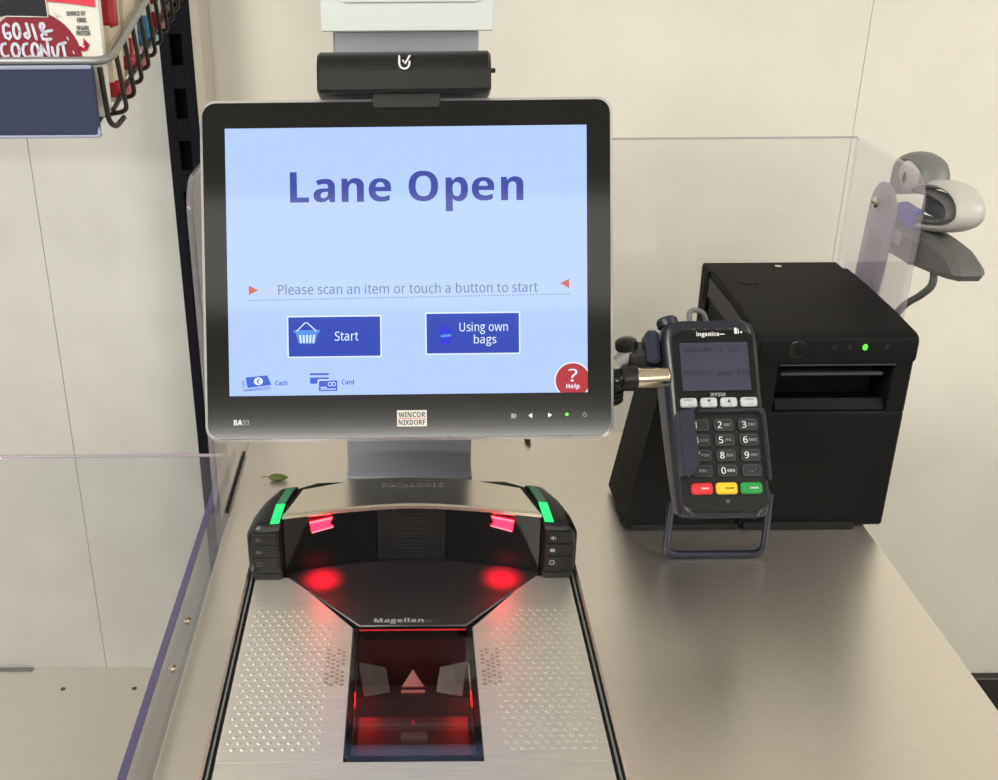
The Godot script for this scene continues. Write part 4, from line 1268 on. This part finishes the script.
	pouch("snack_pouch", "rearmost white and red snack pouch in the wire basket", Vector3(-0.339, 0.4500, -1.188), 0.170, 0.190, 0.040, -0.04, 3)

func pouch_shape(w: float, h: float, d: float) -> Shape:
	# a gusseted bag: flat seals at top and bottom, belly between, sides pinched
	var rings := []
	for q in [[0.0, 0.70, 0.97], [0.015, 1.0, 0.99], [0.25, 0.96, 0.985], [0.55, 0.80, 0.98], [0.8, 0.45, 0.975], [0.93, 0.08, 0.99], [1.0, 0.05, 0.99]]:
		var ring := PackedVector3Array()
		var ww: float = w * q[2]
		var dd: float = d * q[1]
		for c in [[-0.5, 0.0], [-0.47, -0.5], [0.0, -0.52], [0.47, -0.5], [0.5, 0.0], [0.47, 0.5], [0.0, 0.52], [-0.47, 0.5]]:
			ring.append(Vector3(c[0] * ww, q[0] * h, c[1] * dd))
		rings.append(ring)
	return Shape.new().loft(rings)

func pouch(called: String, label: String, at: Vector3, w: float, h: float, d: float, turn: float, kind: int) -> void:
	var t := thing(called, label, "pouch", at, "snack pouches in the wire basket")
	t.rotation = Vector3(-0.12, turn, 0)
	part("bag", pouch_shape(w, h, d), "pouch_cream" if kind < 2 else "pouch_white", t)
	var foot := part("foot_band", Shape.new().box(Vector3(w * 0.30, 0.0105, 0), Vector3(w * 0.405, 0.016, d * 1.05), 0.003), "pouch_red" if kind != 2 else "pouch_blue", t)
	if kind == 0:
		part("top_band", Shape.new().box(Vector3(w * 0.20, h * 0.42, d * 0.33), Vector3(w * 0.58, 0.05, d * 0.5), 0.004), "pouch_red", t, Transform3D(Basis(Vector3.RIGHT, -0.05), Vector3.ZERO))
	elif kind == 1:
		var s := Shape.new()
		var arc := PackedVector2Array()
		for i in 9:
			var a := -2.6 + 3.4 * i / 8
			arc.append(Vector2(cos(a), sin(a)) * 0.011)
		s.stroke(arc, 0.0045, 0.0008)
		part("red_swirl", s, "pouch_red", t, Transform3D(Basis.IDENTITY, Vector3(w * 0.27, h * 0.36, d * 0.51)))
		part("side_mark", Shape.new().box(Vector3(w * 0.47, h * 0.12, d * 0.30), Vector3(0.006, 0.018, 0.006), 0.001), "pouch_red", t)
	elif kind == 2:
		part("side_mark", Shape.new().box(Vector3(w * 0.44, h * 0.13, d * 0.35), Vector3(0.02, 0.016, 0.016), 0.002), "pouch_blue", t)
	else:
		part("top_band", Shape.new().box(Vector3(w * 0.30, h * 0.25, d * 0.30), Vector3(w * 0.38, 0.045, d * 0.5), 0.004), "pouch_red", t)

func goji_pouch() -> void:
	# print laid out on the front in units of 0.0904 mm, origin at the upper left of what shows
	var t := thing("snack_pouch", "white goji and coconut pouch with a plum circle, frontmost in the wire basket", "pouch", Vector3(-0.3375, 0.4060, -0.956), "snack pouches in the wire basket")
	t.rotation = Vector3(-0.05, 0.0, 0)
	var w := 0.166
	var rings := []
	for q in [[0.0142, 0.0012], [0.0134, 0.0], [0.004, 0.0], [-0.014, 0.022]]:
		var ring := PackedVector3Array()
		for c in Shape.rrect(w - 2 * q[1], 0.21 - 2 * q[1], 0.006, 3):
			ring.append(Vector3(c.x, c.y + 0.105, q[0]))
		rings.append(ring)
	part("bag", Shape.new().loft(rings), "pouch_white", t)
	var k := 0.0000904
	var front := 0.0143
	var ox := -0.0010
	var oy := 0.0940
	var q2 := func(a: Array) -> PackedVector2Array:
		var r := PackedVector2Array()
		for q in a:
			r.append(Vector2(ox + q[0] * k, oy - q[1] * k))
		return r
	var face := PackedVector2Array()
	for c in [[-850, -200], [905, -200], [905, 1090], [-850, 1090]]:
		face.append(Vector2(ox + c[0] * k, oy - c[1] * k))
	var circle := PackedVector2Array()
	for i in 48:
		circle.append(Vector2(ox + (300 + 440 * cos(TAU * i / 48)) * k, oy - (530 + 440 * sin(TAU * i / 48)) * k))
	var lay := func(z: float) -> Transform3D:
		return Transform3D(Basis.IDENTITY, Vector3(0, 0, front + z))
	var inner := pts2([])
	part("plum_circle", Shape.new().slab(circle, 0.0003), "pouch_plum", t, lay.call(0.0))
	part("navy_panel", Shape.new().slab(q2.call([[-600, -150], [455, -150], [465, 142], [300, 138], [90, 134], [0, 152], [-300, 170], [-600, 180]]), 0.0003), "pouch_navy", t, lay.call(0.0006))
	part("panel_line", Shape.new().stroke(q2.call([[-600, 184], [-300, 174], [0, 156], [90, 139], [300, 143], [467, 148], [462, -150]]), 8 * k, 0.0003), "pouch_white", t, lay.call(0.0007))
	part("coral_band", Shape.new().slab(q2.call([[470, -120], [905, -120], [905, 66], [700, 35], [470, 12]]), 0.0003), "pouch_coral", t, lay.call(0.0005))
	var s := Shape.new()
	var oval := func(cx: float, cy: float, rx: float, ry: float) -> PackedVector2Array:
		var a := []
		for i in 21:
			a.append([cx + rx * cos(TAU * i / 20), cy + ry * sin(TAU * i / 20)])
		return q2.call(a)
	var wd := 26 * k
	for line in [
		[[98, 222], [78, 204], [50, 225], [45, 270], [60, 322], [88, 338], [106, 312], [102, 282], [80, 286]],
		[[262, 204], [274, 262], [280, 310], [262, 332], [240, 318], [234, 292], [250, 284], [266, 294]],
		[[314, 214], [338, 338]],
		[[486, 264], [450, 270], [410, 284], [388, 310], [398, 338], [430, 342], [470, 338]],
		[[432, 300], [400, 262], [384, 230], [392, 204], [412, 202], [424, 222], [412, 246], [392, 260]],
		[[48, 376], [16, 384], [2, 420], [6, 464], [26, 494], [60, 484]],
		[[246, 378], [216, 386], [200, 424], [204, 472], [226, 500], [262, 490]],
		[[366, 502], [376, 384], [402, 450], [436, 500], [432, 368]],
		[[470, 412], [476, 470], [494, 498], [514, 484], [522, 440], [524, 404]],
		[[536, 388], [598, 372]],
		[[572, 382], [584, 514]]]:
		s.stroke(q2.call(line), wd, 0.0003)
	s.stroke(oval.call(166, 268, 28, 64), wd, 0.0003)
	s.stroke(oval.call(134, 436, 34, 58), wd, 0.0003)
	s.stroke(oval.call(314, 440, 32, 62), wd, 0.0003)
	part("hand_lettering", s, "pouch_lilac", t, lay.call(0.0007), "white hand-painted words GOJI & COCONUT")
	for q in [["SOURCE OF", 722, 118, 172], ["FIBRE", 768, 176, 84], ["VEGAN", 768, 244, 110], ["PROTEIN", 770, 290, 124]]:
		var p: PackedVector2Array = q2.call([[q[1], q[2]]])
		letters("small_print", q[0], bold, q[3] * k, 40 * k, Vector3(p[0].x, p[0].y, front + 0.0004), "pouch_ink", t)
	s = Shape.new()
	s.stroke(q2.call([[728, 418], [752, 436], [782, 424], [794, 392]]), 36 * k, 0.0003)
	s.slab(q2.call([[768, 334], [822, 396], [796, 392], [758, 398]]), 0.0003)
	part("red_arrow", s, "pouch_red", t, lay.call(0.0004))
	s = Shape.new()
	for q in [[[620, 322], [630, 348]], [[660, 446], [668, 470]], [[520, 104], [548, 150]], [[560, 120], [580, 140]]]:
		s.stroke(q2.call(q), 10 * k, 0.0003)
	part("paint_flecks", s, "pouch_lilac", t, lay.call(0.0008))

# ---------------------------------------------------------------- small things
func build_small() -> void:
	var t := thing("green_chilli", "small green chilli lying on the steel counter left of the monitor post", "chilli", Vector3(-0.148, 0.0, -1.037))
	var rings := []
	for q in [[-0.0065, 0.0010], [-0.004, 0.0030], [0.001, 0.0040], [0.007, 0.0036], [0.0115, 0.0022], [0.0145, 0.0004]]:
		var ring := PackedVector3Array()
		for i in 10:
			ring.append(Vector3(q[0], 0.0040 + q[1] * sin(TAU * i / 10), q[1] * cos(TAU * i / 10) * 1.1))
		rings.append(ring)
	part("pod", Shape.new().loft(rings), "leaf", t)
	part("stalk", Shape.new().tube(pts3([[-0.0060, 0.0042, 0], [-0.010, 0.0046, -0.001], [-0.0145, 0.0040, -0.0012]]), 0.0007, 6), "stem", t)
	t = thing("brown_crumb", "tiny dark brown crumb on the counter below the monitor's right corner", "crumb", Vector3(0.134, 0.0, -1.124))
	part("lump", Shape.new().ball(Vector3(0, 0.003, 0), 0.0036, Vector3(1, 0.9, 1.1), 8), "crumb", t)
	part("lump", Shape.new().ball(Vector3(0.001, 0.0022, 0.0065), 0.0028, Vector3(0.8, 0.8, 1.4), 8), "crumb", t)
